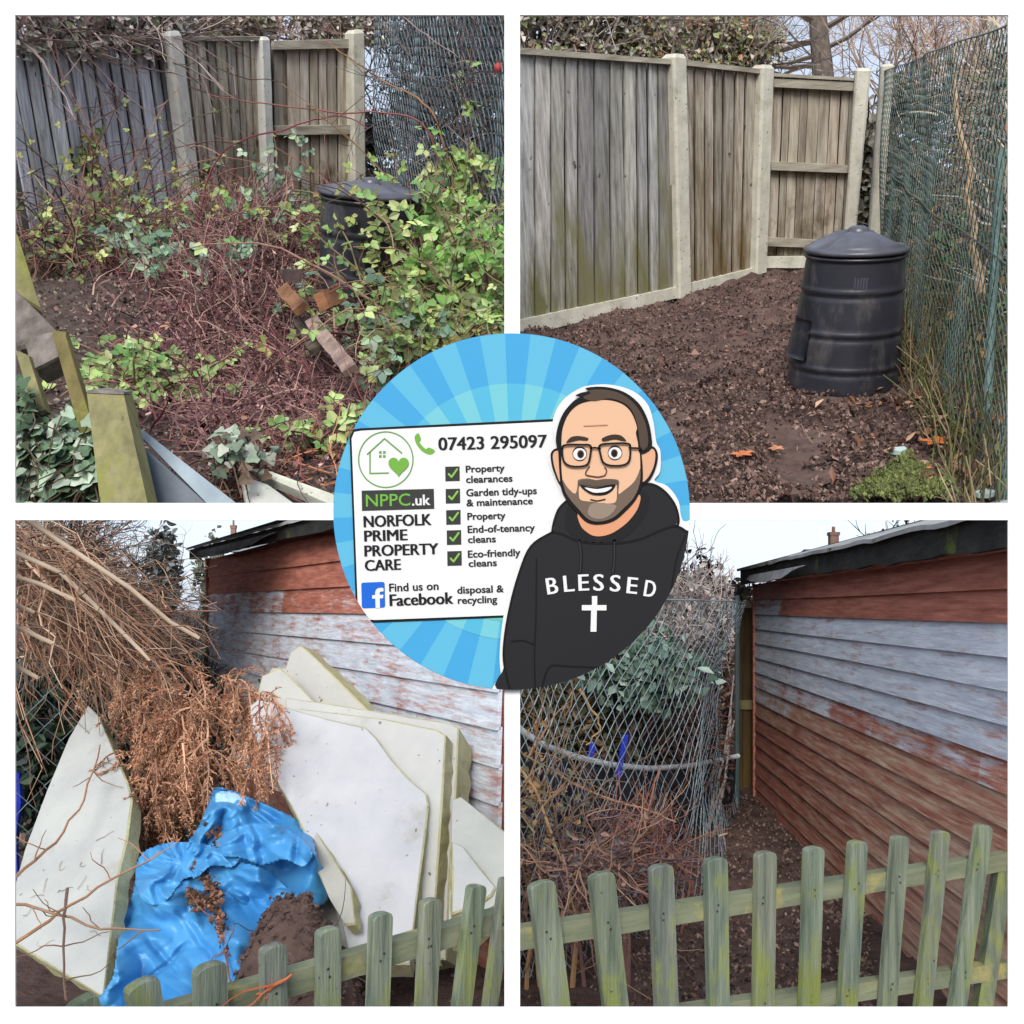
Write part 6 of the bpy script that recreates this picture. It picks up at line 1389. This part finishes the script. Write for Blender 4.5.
far_tree('pale twiggy tree seen through the top of the right chain link', 700, 562, 0, 24, 26, [S(166, 150, 142), S(148, 136, 130), S(180, 168, 158)], 3, BR, n=2200, sz=.16)
far_tree('low misty hedge tree at the far end of the striped shed', 738, 583, 0, 30, 22, [S(186, 172, 156), S(168, 160, 150)], 4, BR, n=1500, sz=.2)
far_tree('fine bare tree crown rising above the striped shed roof', 905, 521, 0, 26, 40, [S(180, 190, 200), S(164, 172, 182)], 5, BR, n=500, sz=.12)
def house(label, px0, px1, ye, yr, Y, chim, seed):
    a, b = pt(px0, ye, Y), pt(px1, ye, Y); zr = pt(px0, yr, Y).z; dpt = 6.0
    t = thing('house', label, 'house', V(((a.x + b.x) / 2, Y, 0)))
    mb = MB(); g = lambda p: V((p.x, p.y, 0)); mb.prism([g(a), g(b), b, a], V((0, dpt, 0))); mb.build('wall', 'render', t)
    mb = MB(); ov = V((.3, 0, 0)); f = [a - ov + V((0, -.3, 0)), b + ov + V((0, -.3, 0))]; rd = [V((p.x, Y + dpt / 2, zr)) for p in (b + ov, a - ov)]; bk = [V((p.x, Y + dpt + .3, p.z)) for p in (b + ov, a - ov)]
    mb.add(f + rd + bk, [(0, 1, 2, 3), (3, 2, 4, 5), (0, 3, 5), (1, 4, 2), (0, 5, 4, 1)]); rf = mb.build('roof', 'slate', t)
    cx, ct, cw = chim; c = pt(cx, ct, Y + dpt / 2); w_ = cw / F * Y / 2; zb = zr - .5
    mb = MB(); mb.prism([V((c.x - w_, c.y - w_, zb)), V((c.x + w_, c.y - w_, zb)), V((c.x + w_, c.y - w_, c.z - .25)), V((c.x - w_, c.y - w_, c.z - .25))], V((0, 2 * w_, 0)))
    w2 = w_ * 1.2; mb.prism([V((c.x - w2, c.y - w2, c.z - .25)), V((c.x + w2, c.y - w2, c.z - .25)), V((c.x + w2, c.y - w2, c.z - .1)), V((c.x - w2, c.y - w2, c.z - .1))], V((0, 2 * w2, 0))); ch = mb.build('chimney', 'brick', t)
    mb = MB(); mb.tube([V((c.x, c.y, c.z - .1)), V((c.x, c.y, c.z + .15))], w_ * .45, w_ * .4, 8); mb.build('chimney_pot', 'brick', ch)
    mb = MB(); wz = a.z * .55
    for k in (.25, .7):
        wx = lerp(a.x, b.x, k); mb = MB(); mb.prism([V((wx, Y - .03, wz)), V((wx + 1.1, Y - .03, wz)), V((wx + 1.1, Y - .03, wz + 1.1)), V((wx, Y - .03, wz + 1.1))], V((0, .06, 0)), S(80, 90, 100)); mb.build('window', 'chip', t)
house('grey roofed house with a brick chimney beyond the striped shed', 832, 930, 560, 545, 42, (833.5, 530, 9), 1)
house('grey roofed house with a thin chimney beyond the foam boards', 236, 345, 552, 529, 42, (233.5, 523, 5), 2)

# ================================================================== lower right: chain link, shrubs and the gap beside the shed
pathp = [V((.012, 4.2, 0)), V((.34, 4.45, 0)), V((.78, 4.95, 0)), V((1.18, 5.7, 0)), V((1.50, 6.9, 0)), V((1.80, 8.0, 0))]
def pathf(u_):
    x = max(0, min(.9999, u_)) * (len(pathp) - 1); i = int(x); f = x - i; g = lambda k: pathp[max(0, min(len(pathp) - 1, k))]
    p0, p1, p2, p3 = g(i - 1), g(i), g(i + 1), g(i + 2); return .5 * (2 * p1 + (p2 - p0) * f + (2 * p0 - 5 * p1 + 4 * p2 - p3) * f * f + (p3 - p0 + 3 * (p1 - p2)) * f ** 3)
Lp = sum((pathf((k + 1) / 60) - pathf(k / 60)).length for k in range(60))
def Pc(s_, z):
    p = pathf(s_ / Lp); q = pathf(min(1, s_ / Lp + .02)) - pathf(max(0, s_ / Lp - .02)); n = V((-q.y, q.x, 0)).normalized()
    return p + V((0, 0, z)) + n * (.05 * noise.noise(V((s_ * 1.6, z * 1.8, 2))) + .10 * math.sin(z * 2.2) + .03 * noise.noise(V((s_ * 4, z * 4, 5))))
cf = thing('chain_link_fence', 'slack grey chain link fence curving away on the left of the striped shed', 'fence', pathp[0])
chain_mesh(Pc, Lp, 1.64, .050, .0026, BR, r).build('mesh', 'wire_grey', cf, clip=BR)
for z in (1.64,):
    mb = MB(); mb.tube([Pc(Lp * i / 60, z) for i in range(61)], .004, .004, 5); mb.build('top_wire', 'wire_grey', cf, clip=BR)
mb = MB(); e = pathf(1); mb.tube([e, e + V((0, 0, 1.7))], .022, .022, 8, (.8, .9, 1.1)); o = mb.build('fence_post', 'wire', None, BR, e); tag(o, 'blue green tube post at the far end of the slack chain link', 'fence post')
# green stained gate panel in the gap
gt = thing('garden_gate', 'narrow dark gate with a green algae rail between chain link and shed corner', 'gate', V((1.9, 8.7, 0)))
mb = MB(); 
for k in range(4):
    x0 = 1.86 + k * .075; mb.prism([V((x0, 8.7, .03)), V((x0 + .07, 8.7, .03)), V((x0 + .07, 8.7, 1.62)), V((x0, 8.7, 1.62))], V((0, .02, 0)), S(110, 96, 82) if k else S(150, 156, 84))
mb.build('boards', 'board_brown', gt)
mb = MB(); mb.prism([V((1.85, 8.67, .72)), V((2.18, 8.67, .72)), V((2.18, 8.67, .80)), V((1.85, 8.67, .80))], V((0, .025, 0)), (1, 1, 1)); mb.build('rail', 'moss_wood', gt)
mb = MB(); mb.prism([V((1.85, 8.67, 1.60)), V((2.18, 8.67, 1.60)), V((2.18, 8.67, 1.66)), V((1.85, 8.67, 1.66))], V((0, .025, 0)), (1, 1, 1)); mb.build('rail', 'rail', gt)
# curved grey pipe rim with its dark sagging skirt and two blue straps
pr = thing('trampoline', 'curved grey pipe rim with dark skirt and blue straps behind slack chain link', 'trampoline', V((.75, 6.6, 0)))
rim = [pt(x, y, Y) for x, y, Y in cr([(500, 715, 5.6), (524, 733, 5.5), (545, 746, 5.5), (575, 757, 5.6), (610, 765, 5.8), (650, 769, 6.1), (690, 766, 6.6), (742, 755, 7.4)], 6, False)] if False else None
rp_ = [(506, 716, 4.5), (524, 733, 4.55), (545, 746, 4.65), (575, 757, 4.85), (610, 765, 5.1), (650, 769, 5.5), (690, 766, 6.2), (738, 756, 7.3)]
rim = []
for i in range(len(rp_) - 1):
    for s_ in range(5): rim.append(pt(*[lerp(rp_[i][k], rp_[i + 1][k], s_ / 5) for k in range(3)]))
rim.append(pt(*rp_[-1])); rim = [rim[0]] + [(rim[i - 1] + rim[i] * 2 + rim[i + 1]) / 4 for i in range(1, len(rim) - 1)] + [rim[-1]]
mb = MB(); mb.tube(rim, .017, .017, 8); mb.build('rim', 'pipe', pr, smooth=True, clip=BR)
mb = MB(); n = len(rim)
for i in range(n):
    for k in range(6): mb.v.append(lerp(rim[i], V((rim[i].x, rim[i].y + .25, .12)), k / 5) + V((0, .05 * math.sin(i * 1.3 + k), -.015))); mb.c.append(S(46, 48, 56))
for i in range(n - 1):
    for k in range(5): mb.f.append((i * 6 + k, i * 6 + k + 1, i * 6 + 7 + k, i * 6 + 6 + k))
mb.build('skirt', 'chip', pr, smooth=True, clip=BR)
for x, y0, y1 in ((593, 742, 806), (626, 735, 778)):
    mb = MB(); a, b = pt(x, y0, 5.0), pt(x - 8, y1, 4.95); mb.prism([a + V((-.016, 0, 0)), a + V((.016, .01, 0)), b + V((.014, .01, 0)), b + V((-.014, 0, 0))], V((0, .02, 0))); mb.build('strap', 'blue', pr)
# growth behind the mesh
def brush(label, name, cat, px, py, Y, sx, sy, n, cols, seed, cell, L=.7, rad=.006, nleaf=0, lcols=None, ls=.05, up=.6, depth=.35):
    rr = random.Random(seed); b0 = pt(px, py, Y); t = thing(name, label, cat, V((b0.x, b0.y, 0))); mb, ml = MB(), MB()
    def rg(q): return pt(px + q.gauss(0, sx * .5), py + q.gauss(0, sy * .5), Y + q.uniform(-depth, depth))
    twig_mass(mb, rr, rg, n, L, rad, cols, lambda q: V((0, 0, up * q.uniform(-.3, 1))) + rv(q, .9), .26, 7, rays=2)
    for _ in range(5): mb.tube(wander(rr, V((b0.x + rr.uniform(-.2, .2), b0.y, 0)), V((rr.uniform(-.2, .2), 0, 1)), max(.3, b0.z) * rr.uniform(.6, 1.0), rr.randint(5, 8), rr.uniform(.08, .18)), rr.uniform(.005, .012), .005, 4, cols[0], cap=False)
    for _ in range(nleaf): ml.leaf(rg(rr), rv(rr, 1).normalized(), (rv(rr, 1) + V((0, -.6, .3))).normalized(), ls * rr.uniform(.6, 1.4), ls * .6, pick(rr, lcols, .22))
    mb = [mb, None][0]; keep = MB(); mb.v = [V((p[0], p[1], max(p[2], .005))) for p in mb.v]
    mb.build('stems', 'stem', t, clip=GAP); ml.build('foliage', 'leaf', t, clip=GAP)
GAP = Cell((0, 0, 1), 1.6, (512, 735, 512, 1e9))      # nothing grows into the gap before the gate
DK = [S(96, 80, 78), S(76, 64, 66), S(120, 98, 92), S(60, 54, 58)]
brush('dark red brown brushwood behind the far mesh near the gate', 'brushwood', 'brushwood', 694, 712, 7.4, 42, 100, 420, [S(116, 76, 74), S(92, 60, 62), S(140, 98, 90)], 401, BR, .34, .006, 1600, [S(104, 70, 68), S(80, 56, 58), S(128, 92, 84)], .06)
brush('grey twiggy growth high behind the slack mesh', 'brushwood', 'brushwood', 684, 622, 6.9, 60, 44, 620, [S(176, 166, 164), S(146, 138, 138), S(200, 186, 180)], 402, BR, .34, .005, 1100, [S(176, 168, 164), S(146, 140, 138)], .06)
brush('blue green ivy mound in the middle behind the slack mesh', 'ivy', 'ivy', 640, 672, 5.75, 52, 28, 60, DK, 403, BR, .4, .005, 1900, [S(108, 134, 124), S(84, 112, 98), S(140, 160, 150), S(66, 92, 78), S(96, 118, 96)], .075)
brush('olive brown leafy growth left of the ivy mound', 'shrub', 'shrub', 560, 715, 6.1, 70, 50, 200, [S(150, 124, 96), S(120, 98, 80), S(92, 88, 66)], 404, BR, .4, .006, 1700, [S(118, 112, 86), S(96, 104, 78), S(140, 116, 90), S(84, 90, 72)], .055)
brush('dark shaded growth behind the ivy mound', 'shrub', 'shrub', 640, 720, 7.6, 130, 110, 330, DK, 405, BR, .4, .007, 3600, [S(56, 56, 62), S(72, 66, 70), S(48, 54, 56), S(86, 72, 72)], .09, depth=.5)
brush('mauve fallen brushwood in front of the slack mesh', 'brushwood', 'brushwood', 588, 872, 4.1, 80, 50, 230, [S(132, 100, 96), S(104, 82, 84), S(156, 120, 104), S(84, 72, 78), S(170, 138, 112)], 406, BR, .34, .004, 420, [S(96, 84, 88), S(122, 96, 90), S(84, 78, 84), S(140, 112, 98)], .035, up=.1)
brush('red brown tangle of stems low beside the bare soil', 'brushwood', 'brushwood', 640, 852, 4.8, 44, 34, 200, [S(140, 92, 80), S(112, 76, 70), S(160, 112, 92)], 407, BR, .3, .004, 200, [S(120, 84, 76)], .035, up=.4)
brush('purple brown stems pressed against the back of the slack mesh', 'brushwood', 'brushwood', 625, 720, 6.6, 120, 100, 420, [S(104, 76, 72), S(84, 62, 62), S(128, 96, 84), S(70, 56, 58)], 409, BR, .42, .005, 900, [S(96, 78, 76), S(120, 94, 84), S(84, 80, 72)], .05, depth=.6)
brush('tan sticks crossed before the mesh at the left gutter', 'brushwood', 'brushwood', 540, 815, 4.1, 36, 70, 50, [S(176, 140, 104), S(150, 116, 88), S(132, 122, 100)], 408, BR, .5, .004, 140, [S(110, 100, 76), S(150, 116, 80), S(96, 96, 84)], .035)
for pts_, c, lab in (([(516, 762), (540, 800), (560, 860), (576, 915)], S(190, 160, 120), 'long straw coloured cane leaning in front of the slack mesh at the left'), ([(552, 770), (590, 792), (640, 808), (676, 822)], S(176, 132, 104), 'brown cane slanting down across the dark skirt'), ([(580, 690), (596, 715), (600, 730), (586, 745)], S(176, 146, 104), 'bent straw stalk in front of the ivy mound'), ([(638, 850), (650, 800), (660, 765)], S(170, 120, 100), 'upright brown cane rising from the low tangle')):
    Y = 4.0 if pts_[0][0] < 530 else 4.6; q = [pt(x, y, Y) for x, y in pts_]; mb = MB(); de = []
    for i in range(len(q) - 1):
        for s_ in range(4): de.append(lerp(q[i], q[i + 1], s_ / 4) + rv(r, .006))
    de.append(q[-1]); mb.tube(de, .0065, .004, 5, c); tag(mb.build('cane', 'stem', None, BR, min(de, key=lambda p: p.z), clip=BR), lab, 'cane')
